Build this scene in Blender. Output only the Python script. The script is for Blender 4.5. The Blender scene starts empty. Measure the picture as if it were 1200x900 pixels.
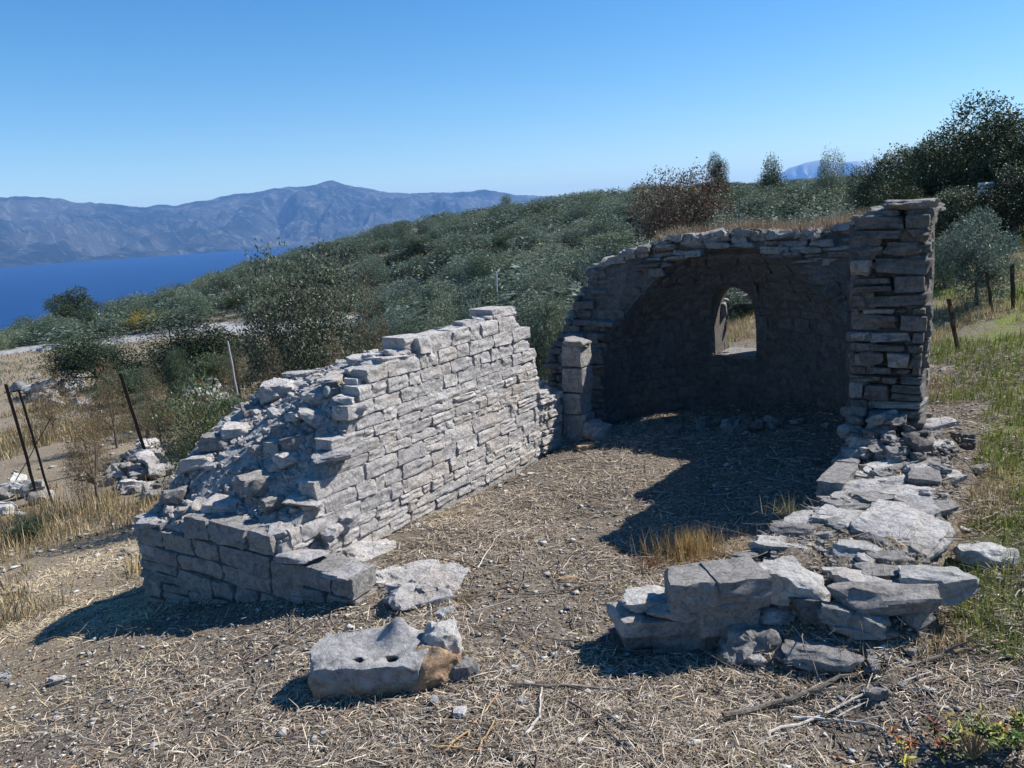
import bpy, math, random
import numpy as np
from mathutils import Matrix, Vector, Euler
random.seed(7); RS = np.random.RandomState(11)
scene = bpy.context.scene
COL = scene.collection

# ------------------------------------------------------------------ camera, world, sun, exposure
FPX = 960.0; CAM_Z = 2.0
PITCH = math.atan(192 / 960 * math.cos(math.radians(3.5))); ROLL = math.radians(3.5)
_f = np.array([0, math.cos(PITCH), -math.sin(PITCH)]); _r = np.array([1., 0, 0]); _u = np.cross(_r, _f)
_c, _s = math.cos(ROLL), math.sin(ROLL)
CR = _r * _c - _u * _s; CU = _u * _c + _r * _s; CF = _f
cd = bpy.data.cameras.new('camera'); cam = bpy.data.objects.new('camera', cd); COL.objects.link(cam)
cd.sensor_width = 36; cd.lens = 28.8; cd.clip_start = 0.05; cd.clip_end = 40000
cam.matrix_world = Matrix(((CR[0], CU[0], -CF[0], 0), (CR[1], CU[1], -CF[1], 0), (CR[2], CU[2], -CF[2], CAM_Z), (0, 0, 0, 1)))
scene.camera = cam

SUN_AZ, SUN_EL = 74.0, 45.5
world = bpy.data.worlds.new('World'); scene.world = world; world.use_nodes = True
wn = world.node_tree; bg = wn.nodes['Background']
sky = wn.nodes.new('ShaderNodeTexSky'); sky.sky_type = 'NISHITA'; sky.sun_disc = False
sky.sun_elevation = math.radians(SUN_EL); sky.sun_rotation = math.radians(SUN_AZ)
sky.altitude = 0; sky.air_density = 1.0; sky.dust_density = 0.15; sky.ozone_density = 4.0
hs = wn.nodes.new('ShaderNodeHueSaturation'); hs.inputs['Saturation'].default_value = 1.33
wn.links.new(sky.outputs[0], hs.inputs['Color']); wn.links.new(hs.outputs[0], bg.inputs[0]); bg.inputs[1].default_value = 0.088
sl = bpy.data.lights.new('sun', 'SUN'); sun = bpy.data.objects.new('sun', sl); COL.objects.link(sun)
sl.energy = 5.0; sl.angle = math.radians(0.53); sl.color = (1.0, 0.95, 0.88)
sdir = Vector((math.sin(math.radians(SUN_AZ)) * math.cos(math.radians(SUN_EL)), math.cos(math.radians(SUN_AZ)) * math.cos(math.radians(SUN_EL)), math.sin(math.radians(SUN_EL))))
sun.rotation_euler = sdir.to_track_quat('Z', 'Y').to_euler()
sun.location = (20, 10, 30)
scene.view_settings.view_transform = 'Standard'; scene.view_settings.look = 'None'
scene.view_settings.gamma = 1; scene.view_settings.exposure = 0.74
scene.cycles.volume_bounces = 1 if hasattr(scene.cycles, 'volume_bounces') else 0

# ------------------------------------------------------------------ noise
def _hash(ix, iy, iz, seed):
    h = (ix.astype(np.int64) * 374761393 + iy.astype(np.int64) * 668265263 + iz.astype(np.int64) * 2147483647 + seed * 1274126177) & 0xFFFFFFFF
    h = ((h ^ (h >> 13)) * 1274126177) & 0xFFFFFFFF
    h = ((h ^ (h >> 16)) * 2246822519) & 0xFFFFFFFF
    return ((h ^ (h >> 15)) & 0xFFFFFF) / float(0xFFFFFF) * 2 - 1
def vnoise(P, seed=0):
    P = np.asarray(P, float); I = np.floor(P).astype(np.int64); f = P - I; f = f * f * (3 - 2 * f)
    out = 0
    for dx in (0, 1):
        wx = f[:, 0] if dx else 1 - f[:, 0]
        for dy in (0, 1):
            wy = f[:, 1] if dy else 1 - f[:, 1]
            for dz in (0, 1):
                wz = f[:, 2] if dz else 1 - f[:, 2]
                out = out + wx * wy * wz * _hash(I[:, 0] + dx, I[:, 1] + dy, I[:, 2] + dz, seed)
    return out
def fbm(P, octv=4, seed=0, gain=.5):
    P = np.asarray(P, float); s = 0; a = 1
    for k in range(octv):
        s = s + a * vnoise(P * (2 ** k) + k * 17.3, seed + k); a *= gain
    return s
def n2(x, y, sc, octv=3, seed=0):
    x = np.atleast_1d(x).astype(float); y = np.atleast_1d(y).astype(float)
    return fbm(np.stack([x * sc, y * sc, np.zeros_like(x)], 1), octv, seed)
def sstep(a, b, x): t = np.clip((np.asarray(x, float) - a) / (b - a), 0, 1); return t * t * (3 - 2 * t)

# ------------------------------------------------------------------ chapel frame: s along the nave, t across it
O = np.array([-1.41, 4.50]); A = np.array([.5494, .8356]); N = np.array([.8356, -.5494])
AZW = math.atan2(A[1], A[0])      # world angle of the nave axis
def W(s, t): return O + A * s + N * t
def st_of(x, y): dx = x - O[0]; dy = y - O[1]; return dx * A[0] + dy * A[1], dx * N[0] + dy * N[1]

# ------------------------------------------------------------------ terrain height
CP = [(-.9,5.2,0),(.4,7.3,0),(.4,4.8,0),(1.3,5.5,0),(2,7.2,0),(0,2.7,0),(-.9,4.15,-.05),(.9,3.2,.02),(.3,3.7,0),(2.2,5.8,.03),(0,1,0),(1.2,1,.05),
 (-2.55,5.05,-.40),(-1.7,4.35,-.22),(-2.1,2.9,-.2),(-3,4,-.45),(-4,6.3,-.85),(-3.4,7.6,-.95),(-1.7,7,-.6),(-1,9,-.7),(-.3,8,-.5),(-1.2,2.5,-.08),(-3.2,2,-.4),
 (3.3,5.3,.32),(2.6,4.2,.27),(2.05,3.1,.2),(1.72,2.4,.12),(1.35,3.0,.1),(4.5,6,.42),(6,9,.6),(4.4,8,.4),(8,15,1.0),(3.2,10,.15),(2.6,14,-.1),(6,20,.5),
 (-9,15,-1.9),(-6,10,-1.5),(-5,16,-1.8),(-17,30,-2.9),(-25,38,-3.5),(-15,45,-3.6),(-8,48,-3.4),(-35,50,-4.4),(-40,75,-6.5),(-27,82,-2.0),(-60,60,-9),(-45,95,-9),
 (0,15,-.9),(0,30,-1.1),(0,50,.2),(0,90,2.7),(10,30,.3),(20,50,1.5),(30,90,3.9),(40,40,2.6),(15,18,1.0),(25,20,1.7),(60,60,4),(-14,95,1.2),
 (0,-5,.1),(-8,-3,-.9),(8,-3,.9),(-40,0,-7),(40,0,5),(0,-60,1),(-60,-60,-8),(60,-60,6)]
CP = np.array(CP, float)
def _q(x, y):
    r = np.hypot(x, y); k = (r + 3) ** .55
    return np.stack([x / k, y / k], -1)
_Q = _q(CP[:, 0], CP[:, 1])
_D = np.linalg.norm(_Q[:, None] - _Q[None], axis=-1)
_M = np.sqrt(_D ** 2 + .04); _n = len(CP)
_Lh = np.zeros((_n + 3, _n + 3)); _Lh[:_n, :_n] = _M + np.eye(_n) * .03 * -1
_Lh[:_n, _n] = 1; _Lh[:_n, _n + 1:] = _Q; _Lh[_n, :_n] = 1; _Lh[_n + 1:, :_n] = _Q.T
_wt = np.linalg.solve(_Lh, np.concatenate([CP[:, 2], [0, 0, 0]]))
def hbase(x, y):
    x = np.atleast_1d(np.asarray(x, float)); y = np.atleast_1d(np.asarray(y, float))
    r = np.hypot(x, y); k = np.minimum(1, 115 / np.maximum(r, 1e-6)); xx = x * k; yy = y * k
    q = _q(xx, yy); out = np.empty(len(x))
    for i in range(0, len(x), 40000):
        d2 = ((q[i:i + 40000, None] - _Q[None]) ** 2).sum(-1)
        out[i:i + 40000] = np.sqrt(d2 + .04) @ _wt[:_n] + _wt[_n] + q[i:i + 40000] @ _wt[_n + 1:]
    out -= np.clip(r - 112, 0, None) * .28
    return out
def hgt(x, y):
    x = np.atleast_1d(np.asarray(x, float)); y = np.atleast_1d(np.asarray(y, float))
    r = np.hypot(x, y); z = hbase(x, y)
    s, t = st_of(x, y)
    inside = ((s > .2) & (s < 5) & (t > 0) & (t < 2.5)).astype(float)
    z = z + n2(x, y, .7, 3, 5) * .035 * (1 - .5 * inside) + n2(x, y, 4.0, 3, 9) * .012 + n2(x, y, 15., 2, 29) * .006
    z = z + n2(x, y, .09, 3, 15) * .28 * sstep(12, 30, r)
    return z
def H1(x, y): return float(hgt(x, y)[0])
def ray(px, py): return CF + CR * (px - 600) / FPX + CU * (450 - py) / FPX
def G(px, py):
    "the ground point on which a feature of the place stands"
    d = ray(px, py); t = np.concatenate([np.linspace(1, 20, 400), np.geomspace(20, 400, 800)[1:]])
    P = np.array([0, 0, CAM_Z]) + d[None] * t[:, None]
    b = P[:, 2] < hgt(P[:, 0], P[:, 1]); k = int(np.argmax(b)) if b.any() else len(t) - 1
    return Vector((P[k, 0], P[k, 1], H1(P[k, 0], P[k, 1])))
def AT(px, r):
    d = ray(px, 258); d = d / np.hypot(d[0], d[1]); x, y = d[0] * r, d[1] * r
    return x, y
def ZTOP(px, py, r):
    d = ray(px, py); return CAM_Z + d[2] / np.hypot(d[0], d[1]) * r
def onz(px, py, z):
    d = ray(px, py); k = (z - CAM_Z) / d[2]; return Vector((d[0] * k, d[1] * k, z))

# ------------------------------------------------------------------ object helpers
def tag(o, label=None, cat=None, group=None, kind=None):
    if label: o['label'] = label
    if cat: o['category'] = cat
    if group: o['group'] = group
    if kind: o['kind'] = kind
    return o
def link(o, parent=None):
    COL.objects.link(o)
    if parent is not None: o.parent = parent
    return o
def empty(name, loc=(0, 0, 0), rz=0, **k):
    o = bpy.data.objects.new(name, None); o.empty_display_size = .1; o.location = loc; o.rotation_euler = (0, 0, rz); link(o); tag(o, **k); return o
def mesh(name, V, Fc, mat=None, smooth=False, sharp=None):
    m = bpy.data.meshes.new(name); V = np.asarray(V, np.float32)
    if isinstance(Fc, np.ndarray):
        n, k = Fc.shape; m.vertices.add(len(V)); m.vertices.foreach_set('co', V.ravel())
        m.loops.add(n * k); m.loops.foreach_set('vertex_index', Fc.ravel().astype(np.int32))
        m.polygons.add(n); m.polygons.foreach_set('loop_start', np.arange(0, n * k, k, dtype=np.int32))
        m.polygons.foreach_set('loop_total', np.full(n, k, np.int32)); m.update(calc_edges=True)
    else:
        m.from_pydata([tuple(v) for v in V], [], Fc); m.update()
    if mat: m.materials.append(mat)
    if smooth:
        m.polygons.foreach_set('use_smooth', np.ones(len(m.polygons), bool))
        if sharp: m.set_sharp_from_angle(angle=math.radians(sharp))
    return m
def add_obj(name, m, parent=None, loc=(0, 0, 0), rot=(0, 0, 0), sc=(1, 1, 1), **k):
    o = bpy.data.objects.new(name, m); o.location = loc; o.rotation_euler = rot; o.scale = sc; link(o, parent); tag(o, **k); return o
def point_color(m, C, name='col'):
    a = m.attributes.new(name, 'FLOAT_COLOR', 'POINT'); C = np.asarray(C, np.float32)
    if C.shape[1] == 3: C = np.concatenate([C, np.ones((len(C), 1), np.float32)], 1)
    a.data.foreach_set('color', C.ravel())
def point_float(m, name, v):
    a = m.attributes.new(name, 'FLOAT', 'POINT'); a.data.foreach_set('value', np.asarray(v, np.float32))

# ------------------------------------------------------------------ materials
class NT:
    def __init__(s, name, rough=.9, spec=.25):
        s.m = bpy.data.materials.new(name); s.m.use_nodes = True; s.t = s.m.node_tree; s.b = s.t.nodes['Principled BSDF']
        s.b.inputs['Roughness'].default_value = rough; s.b.inputs['Specular IOR Level'].default_value = spec
    def n(s, ty, **k):
        x = s.t.nodes.new(ty)
        for a, v in k.items(): setattr(x, a, v)
        return x
    def l(s, a, b): s.t.links.new(a, b)
    def coords(s, kind='Object', scale=None, rand=False):
        tc = s.n('ShaderNodeTexCoord'); o = tc.outputs[kind]
        if rand:
            oi = s.n('ShaderNodeObjectInfo'); mu = s.n('ShaderNodeVectorMath', operation='SCALE'); mu.inputs[0].default_value = (37, 91, 53)
            s.l(oi.outputs['Random'], mu.inputs['Scale']); ad = s.n('ShaderNodeVectorMath', operation='ADD'); s.l(o, ad.inputs[0]); s.l(mu.outputs[0], ad.inputs[1]); o = ad.outputs[0]
        return o
    def noise(s, vec, scale, detail=6, rough=.6, dist=0):
        x = s.n('ShaderNodeTexNoise'); x.inputs['Scale'].default_value = scale; x.inputs['Detail'].default_value = detail
        x.inputs['Roughness'].default_value = rough; x.inputs['Distortion'].default_value = dist; s.l(vec, x.inputs['Vector']); return x.outputs['Fac']
    def ramp(s, fac, stops):
        x = s.n('ShaderNodeValToRGB'); e = x.color_ramp.elements
        while len(e) < len(stops): e.new(.5)
        for i, (p, c) in enumerate(stops):
            e[i].position = p; e[i].color = (*c, 1) if len(c) == 3 else c
        s.l(fac, x.inputs[0]); return x.outputs[0]
    def mix(s, fac, a, b, mode='MIX'):
        x = s.n('ShaderNodeMix', data_type='RGBA', blend_type=mode)
        for v, i in ((fac, 0), (a, 6), (b, 7)):
            if isinstance(v, (int, float)): x.inputs[i].default_value = v
            elif isinstance(v, tuple): x.inputs[i].default_value = (*v, 1)
            else: s.l(v, x.inputs[i])
        return x.outputs[2]
    def math(s, op, a, b=0.0):
        x = s.n('ShaderNodeMath', operation=op)
        for i, v in enumerate((a, b)):
            if isinstance(v, (int, float)): x.inputs[i].default_value = v
            else: s.l(v, x.inputs[i])
        return x.outputs[0]
    def bump(s, hgt_, strength=.5, dist=.01, prev=None):
        x = s.n('ShaderNodeBump'); x.inputs['Strength'].default_value = strength; x.inputs['Distance'].default_value = dist
        s.l(hgt_, x.inputs['Height'])
        if prev is not None: s.l(prev, x.inputs['Normal'])
        return x.outputs[0]
    def done(s, col=None, nrm=None):
        if col is not None:
            if isinstance(col, tuple): s.b.inputs['Base Color'].default_value = (*col, 1)
            else: s.l(col, s.b.inputs['Base Color'])
        if nrm is not None: s.l(nrm, s.b.inputs['Normal'])
        return s.m
def world_pos(k):
    g = k.n('ShaderNodeNewGeometry'); return g.outputs['Position']

def stone_mat(name, base=(.36, .355, .355), dark=(.13, .13, .135), warm=(.34, .24, .14), warm_amt=.0, vary=.35, lichen=.55, bs=1.0):
    k = NT(name, .95, .12); p = world_pos(k)
    oi = k.n('ShaderNodeObjectInfo')
    big = k.noise(p, 4.5, 5, .6); med = k.noise(p, 17, 10, .74, .7); fine = k.noise(p, 75, 8, .75, .4)
    lo = tuple(v * .55 for v in base); hi = tuple(min(.8, v * 1.45) for v in base)
    c = k.ramp(med, [(.30, dark), (.42, lo), (.52, base), (.64, tuple(v * 1.12 for v in base)), (.78, hi)])
    c2 = k.ramp(big, [(.35, tuple(v * .75 for v in base)), (.65, tuple(min(1, v * 1.15) for v in base))])
    c = k.mix(.3, c, c2)
    rnd = k.ramp(oi.outputs['Random'], [(0, (.72, .72, .74)), (.5, (1, .99, .97)), (1, (1.16, 1.14, 1.1))])
    c = k.mix(vary * 1.6, c, rnd, 'MULTIPLY')
    vo = k.n('ShaderNodeTexVoronoi'); vo.inputs['Scale'].default_value = 30; k.l(p, vo.inputs['Vector'])
    lm = k.noise(p, 9, 4, .7); spots = k.math('MULTIPLY', k.ramp(vo.outputs['Distance'], [(.12, (1, 1, 1)), (.34, (0, 0, 0))]), k.ramp(lm, [(.44, (0, 0, 0)), (.58, (1, 1, 1))]))
    c = k.mix(k.math('MULTIPLY', spots, lichen), c, dark)
    if warm_amt:
        wm = k.ramp(k.noise(p, 3.2, 4, .6), [(.5, (0, 0, 0)), (.62, (1, 1, 1))])
        c = k.mix(k.math('MULTIPLY', wm, warm_amt), c, warm)
    c = k.mix(k.math('MULTIPLY', k.ramp(fine, [(.34, (1, 1, 1)), (.47, (0, 0, 0))]), .7), c, dark)
    c = k.mix(k.math('MULTIPLY', k.ramp(fine, [(.58, (0, 0, 0)), (.7, (1, 1, 1))]), .4), c, tuple(min(.85, v * 1.7) for v in base))
    b = k.bump(med, bs, .035); b = k.bump(fine, bs, .011, b)
    vp = k.n('ShaderNodeTexVoronoi'); vp.inputs['Scale'].default_value = 42; k.l(p, vp.inputs['Vector'])
    b = k.bump(vp.outputs['Distance'], .5, .008, b)
    return k.done(c, b)
M = {}
M['stone'] = stone_mat('limestone', (.37, .355, .34), (.13, .125, .12))
M['stone_lit'] = stone_mat('sunlit_pale_limestone', (.58, .56, .55), (.22, .21, .205), (.50, .42, .33), .35, lichen=.4)  # lit copy of the limestone: sun on wall and stone tops is in the colour
M['stone_dark'] = stone_mat('shaded_dark_limestone', (.21, .20, .19), (.085, .08, .075), (.18, .15, .12), .25, vary=.25)  # darker limestone: shade of apse and pier put into the colour; also dark rocks
M['stone_white'] = stone_mat('white_limestone', (.58, .57, .55), (.26, .26, .26), lichen=.3)
M['stone_tan'] = stone_mat('ochre_limestone', (.50, .35, .23), (.2, .13, .08), lichen=.2)
M['boulder'] = stone_mat('ochre_stained_limestone', (.44, .43, .43), (.2, .19, .19), (.42, .24, .10), .0, lichen=.25)
M['core_lit'] = stone_mat('sunlit_mortar', (.46, .45, .44), (.2, .19, .185))  # lighter mortar copy for the sunlit wall, its brightness put into the colour
M['core'] = stone_mat('rubble_mortar', (.34, .325, .31), (.13, .125, .12), (.3, .22, .14), .25)
M['core_dark'] = stone_mat('shaded_rubble_mortar', (.18, .165, .155), (.08, .073, .068), (.16, .12, .09), .35)  # darker mortar copy: shade on apse and pier put into the colour

def ground_mat():
    k = NT('dry_ground', .97, .1); p = world_pos(k)
    g = k.n('ShaderNodeAttribute', attribute_name='green').outputs['Fac']; w = k.n('ShaderNodeAttribute', attribute_name='straw').outputs['Fac']
    a = k.noise(p, 3.0, 8, .7); b = k.noise(p, 38, 8, .75, 1.0); f = k.noise(p, 160, 5, .7)
    c = k.ramp(b, [(.30, (.045, .036, .028)), (.45, (.12, .10, .082)), (.58, (.27, .232, .185)), (.75, (.46, .41, .34))])
    st = k.ramp(b, [(.3, (.12, .09, .055)), (.48, (.30, .235, .145)), (.72, (.50, .41, .28))])
    gr = k.ramp(b, [(.3, (.06, .08, .02)), (.5, (.15, .19, .04)), (.72, (.27, .28, .09))])
    wm = k.math('MULTIPLY', w, k.ramp(a, [(.35, (.35, .35, .35)), (.6, (1, 1, 1))])); gm = k.math('MULTIPLY', g, k.ramp(a, [(.4, (.2, .2, .2)), (.58, (1, 1, 1))]))
    c = k.mix(wm, c, st); c = k.mix(gm, c, gr)
    n = k.bump(b, .9, .02); n = k.bump(f, .8, .006, n)
    return k.done(c, n)
M['ground'] = ground_mat()
def attr_mat(name, rough=.85, spec=.15, trans=0):
    k = NT(name, rough, spec); at = k.n('ShaderNodeAttribute', attribute_name='col')
    if trans:
        tr = k.n('ShaderNodeBsdfTranslucent'); k.l(at.outputs['Color'], tr.inputs[0]); mx = k.n('ShaderNodeMixShader'); mx.inputs[0].default_value = trans
        k.l(k.b.outputs[0], mx.inputs[1]); k.l(tr.outputs[0], mx.inputs[2]); k.l(mx.outputs[0], k.t.nodes['Material Output'].inputs[0])
    return k.done(at.outputs['Color'])
M['straw'] = attr_mat('straw'); M['grass'] = attr_mat('grass_blades', trans=.25); M['chips'] = attr_mat('chips', .95)
def leaf_mat(name, tint=(1, 1, 1)):
    k = NT(name, .55, .3); at = k.n('ShaderNodeAttribute', attribute_name='col'); oi = k.n('ShaderNodeObjectInfo')
    v = k.ramp(oi.outputs['Random'], [(0, (.62, .66, .62)), (.4, (.92, .98, .9)), (.75, (1.1, 1.05, .95)), (1, (1.3, 1.2, .95))])
    c = k.mix(1.0, at.outputs['Color'], v, 'MULTIPLY')
    tr = k.n('ShaderNodeBsdfTranslucent'); k.l(c, tr.inputs[0]); mx = k.n('ShaderNodeMixShader'); mx.inputs[0].default_value = .22
    k.l(k.b.outputs[0], mx.inputs[1]); k.l(tr.outputs[0], mx.inputs[2]); k.l(mx.outputs[0], k.t.nodes['Material Output'].inputs[0])
    return k.done(c)
M['leaf'] = leaf_mat('leaves')
def simple(name, c1, c2, scale, rough=.9, spec=.2, bs=.5, bd=.01):
    k = NT(name, rough, spec); p = world_pos(k); a = k.noise(p, scale, 8, .7); return k.done(k.ramp(a, [(.35, c1), (.65, c2)]), k.bump(a, bs, bd))
M['bark'] = simple('bark', (.06, .05, .04), (.17, .145, .12), 14)
M['rust'] = simple('rusty_iron', (.03, .02, .016), (.08, .05, .036), 40, .8)
M['galv'] = simple('galvanised_steel', (.30, .31, .32), (.48, .49, .5), 30, .5, .5, .1)
M['road'] = simple('grey_asphalt', (.22, .22, .225), (.32, .315, .31), 3, .9, .2, .3, .01)
M['twig'] = simple('dead_wood', (.07, .058, .048), (.22, .19, .16), 40)
M['twig_pale'] = simple('bleached_wood', (.36, .32, .27), (.58, .54, .48), 40)
M['twig_tan'] = simple('tan_stem', (.30, .19, .09), (.48, .33, .18), 40)
M['sign'] = simple('sign_paint', (.62, .62, .58), (.72, .72, .68), 5, .6, .3, .05)
M['print'] = simple('sign_print', (.08, .08, .08), (.12, .12, .12), 5, .6, .3, .05)

# ------------------------------------------------------------------ setting: terrain, sea, mountains, haze, road
def build_terrain():
    front = np.radians(np.linspace(-50, 55, 420)); back = np.radians(np.linspace(55, 310, 90))[1:-1]
    th = np.concatenate([front, back]); R = np.concatenate([np.linspace(.4, 12, 240), np.geomspace(12, 90, 190)[1:], np.geomspace(90, 1500, 60)[1:], [3000, 9000]])
    T, RR = np.meshgrid(th, R); X = (np.sin(T) * RR).ravel(); Y = (np.cos(T) * RR).ravel()
    Z = np.maximum(hgt(X, Y), -130)
    nt, nr = len(th), len(R); i = np.arange(nr - 1)[:, None] * nt; j = np.arange(nt)[None]; j2 = (j + 1) % nt
    Fc = np.stack([i + j, i + j2, i + nt + j2, i + nt + j], -1).reshape(-1, 4)
    V = np.stack([X, Y, Z], 1); V = np.concatenate([V, [[0, 0, H1(0, 0)]]])
    m = mesh('terrain', V, Fc[:, ::-1].copy(), M['ground'], True)
    s, t = st_of(V[:, 0], V[:, 1]); r = np.hypot(V[:, 0], V[:, 1])
    gn = n2(V[:, 0], V[:, 1], .8, 3, 41)
    green = sstep(3.1, 3.45, t + gn * .25) * (1 - sstep(16, 30, r) * .8) * sstep(-.6, 1.2, s + gn * .8)
    straw = np.maximum(sstep(-.3, -1.6, t + gn * .4), sstep(3.3, 4, t)) * .85
    green = np.maximum(green, .6 * sstep(5.5, 7, s) * sstep(1, 3, t) * (1 - sstep(16, 30, r)))
    straw = np.maximum(straw * (1 - .55 * sstep(8, 12, r)), sstep(10, 14, r) * .35)
    point_float(m, 'green', green); point_float(m, 'straw', straw)
    add_obj('ground', m, kind='structure')
build_terrain()

def build_sea():
    k = NT('sea_water', .4, .06); p = world_pos(k); a = k.noise(p, .02, 6, .7); b = k.noise(p, .3, 5, .7)
    n = k.bump(a, .5, 3.0); n = k.bump(b, .5, .6, n)
    m = k.done(k.ramp(a, [(.3, (.001, .022, .10)), (.7, (.002, .032, .13))]), n)
    nx = 80; xs = np.linspace(-9000, 9000, nx); ys = np.linspace(150, 12000, nx); X, Y = np.meshgrid(xs, ys)
    Fc = np.array([[j * nx + i, j * nx + i + 1, (j + 1) * nx + i + 1, (j + 1) * nx + i] for j in range(nx - 1) for i in range(nx - 1)])
    add_obj('sea', mesh('sea', np.stack([X.ravel(), Y.ravel(), np.full(nx * nx, -80.)], 1), Fc, m), kind='structure')
build_sea()

M['hazed_hills'] = simple('hazed_hills', (.24, .26, .28), (.32, .33, .34), .001, bs=.1, bd=5)  # haze over the far hills is put into this paler, bluish albedo
def build_mountains():
    k = NT('mountain_slope', .95, .1); p = world_pos(k)
    a = k.noise(p, .0085, 12, .74, .8); b = k.noise(p, .0016, 6, .65)
    c = k.ramp(a, [(.38, (.005, .014, .012)), (.49, (.014, .026, .02)), (.55, (.08, .085, .075)), (.66, (.38, .38, .34))])
    c2 = k.ramp(b, [(.44, (.008, .018, .012)), (.60, (.19, .19, .17))])
    m = k.done(k.mix(.5, c, c2), k.bump(a, 1.0, 120))
    # crest elevation over azimuth, read as pixels of the skyline
    def range_(name, sky_pts, r0, r1, seed, nT, nR, az, shore=None):
        ta = np.linspace(az[0], az[1], nT); px = np.array([q[0] for q in sky_pts], float); py = np.array([q[1] for q in sky_pts], float)
        el = np.array([math.atan2(ray(a_, b_)[2], math.hypot(*ray(a_, b_)[:2])) for a_, b_ in zip(px, py)])
        azp = np.array([math.atan2(ray(a_, b_)[0], ray(a_, b_)[1]) for a_, b_ in zip(px, py)])
        E_ = np.interp(ta, azp, el)
        u = np.linspace(0, 1, nR)
        T, U = np.meshgrid(ta, u); r0v = r0 * (1 + .45 * (T - az[0]) / (az[1] - az[0])) if shore else r0
        Rr = r0v + (r1 - r0) * U
        crest = .62
        prof = np.where(U < crest, (U / crest) ** 1.15, 1 - .5 * ((U - crest) / (1 - crest)) ** 1.2)
        X = np.sin(T) * Rr; Y = np.cos(T) * Rr
        Rc = r0v + (r1 - r0) * crest
        top = CAM_Z + np.tan(E_)[None] * Rc + 14
        f = fbm(np.stack([X.ravel() / 700, Y.ravel() / 1600, np.zeros(X.size)], 1), 7, seed, .56).reshape(X.shape)
        rid = 1 - np.abs(fbm(np.stack([X.ravel() / 300, Y.ravel() / 1100, np.ones(X.size) * 3], 1), 5, seed + 9, .55)).reshape(X.shape)
        mid = np.sin(np.pi * np.clip(U / crest, 0, 1))
        Z = -80 + (top + 80) * np.clip(prof + f * .10 * mid + (rid - .7) * .42 * mid, -.02, 1.5) + f * 6 * (U > .3)
        # cap so that the crest line stays the skyline
        jag = fbm(np.stack([ta * 60, ta * 0, ta * 0 + seed], 1), 5, 70, .6)[None] * 11
        lim = CAM_Z + np.tan(E_)[None] * Rr + 2 + f * 5 + jag; Z = np.minimum(Z, lim)
        Z[0] = -95
        i = np.arange(nR - 1)[:, None] * nT; j = np.arange(nT - 1)[None]
        Fc = np.stack([i + j, i + j + 1, i + nT + j + 1, i + nT + j], -1).reshape(-1, 4)
        add_obj(name, mesh(name, np.stack([X.ravel(), Y.ravel(), Z.ravel()], 1), Fc, m if shore else M['hazed_hills'], True), kind='structure')
    range_('mountain_range', [(-300, 236), (-120, 240), (-40, 232), (0, 230), (40, 232), (90, 236), (150, 242), (200, 241), (240, 235), (270, 230), (330, 221), (365, 217), (390, 213), (410, 219), (440, 224), (480, 228), (520, 226), (560, 223), (585, 224), (605, 229), (650, 231), (720, 234), (800, 240)],
           4400, 8200, 3, 620, 110, (-.85, .25), True)
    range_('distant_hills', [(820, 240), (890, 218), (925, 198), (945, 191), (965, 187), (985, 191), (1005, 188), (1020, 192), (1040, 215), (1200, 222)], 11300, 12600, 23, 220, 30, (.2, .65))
build_mountains()

def build_haze():
    m = bpy.data.materials.new('air_haze'); m.use_nodes = True; t = m.node_tree; t.nodes.remove(t.nodes['Principled BSDF'])
    v = t.nodes.new('ShaderNodeVolumePrincipled'); v.inputs['Color'].default_value = (.26, .54, 1.0, 1); v.inputs['Density'].default_value = 0.72e-4; v.inputs['Anisotropy'].default_value = 0.0
    t.links.new(v.outputs[0], t.nodes['Material Output'].inputs['Volume'])
    x0, x1, y0, y1, z0, z1 = -12500, 12500, -9500, 13500, -134, 460
    V = [(x, y, z) for z in (z0, z1) for y in (y0, y1) for x in (x0, x1)]
    Fc = [(0, 2, 3, 1), (4, 5, 7, 6), (0, 1, 5, 4), (2, 6, 7, 3), (0, 4, 6, 2), (1, 3, 7, 5)]
    add_obj('haze', mesh('haze', V, Fc, m), kind='stuff')
build_haze()

def strip(name, pts, w, lift, mat):
    P = [Vector((p[0], p[1])) for p in pts]; S = []
    for i in range(len(P) - 1):
        for k in range(16): S.append(P[i].lerp(P[i + 1], k / 16))
    S.append(P[-1]); V = []; Fc = []; nw = 7
    for i, q in enumerate(S):
        d = (S[min(i + 3, len(S) - 1)] - S[max(i - 3, 0)]).normalized(); nn = Vector((-d.y, d.x))
        zc = 0
        for k in range(nw):
            e = (k / (nw - 1) - .5) * w * (1 + .04 * math.sin(i * 1.7)); p = q + nn * e
            V.append((p.x, p.y, H1(p.x, p.y) + (lift if 0 < k < nw - 1 else -.25)))
    for i in range(len(S) - 1):
        for k in range(nw - 1): a_ = i * nw + k; Fc.append((a_, a_ + nw, a_ + nw + 1, a_ + 1))
    add_obj(name, mesh(name, V, Fc, mat, True), kind='structure')
strip('road', [G(-120, 424), G(0, 413), G(70, 405), G(145, 397), G(270, 384), G(400, 380), G(540, 380)], 4.6, .10, M['road'])
strip('gravel_track', [(13.5, 14), (14.2, 17.5), (14.6, 21), (16, 26)], 2.2, .08, M['road'])

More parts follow.
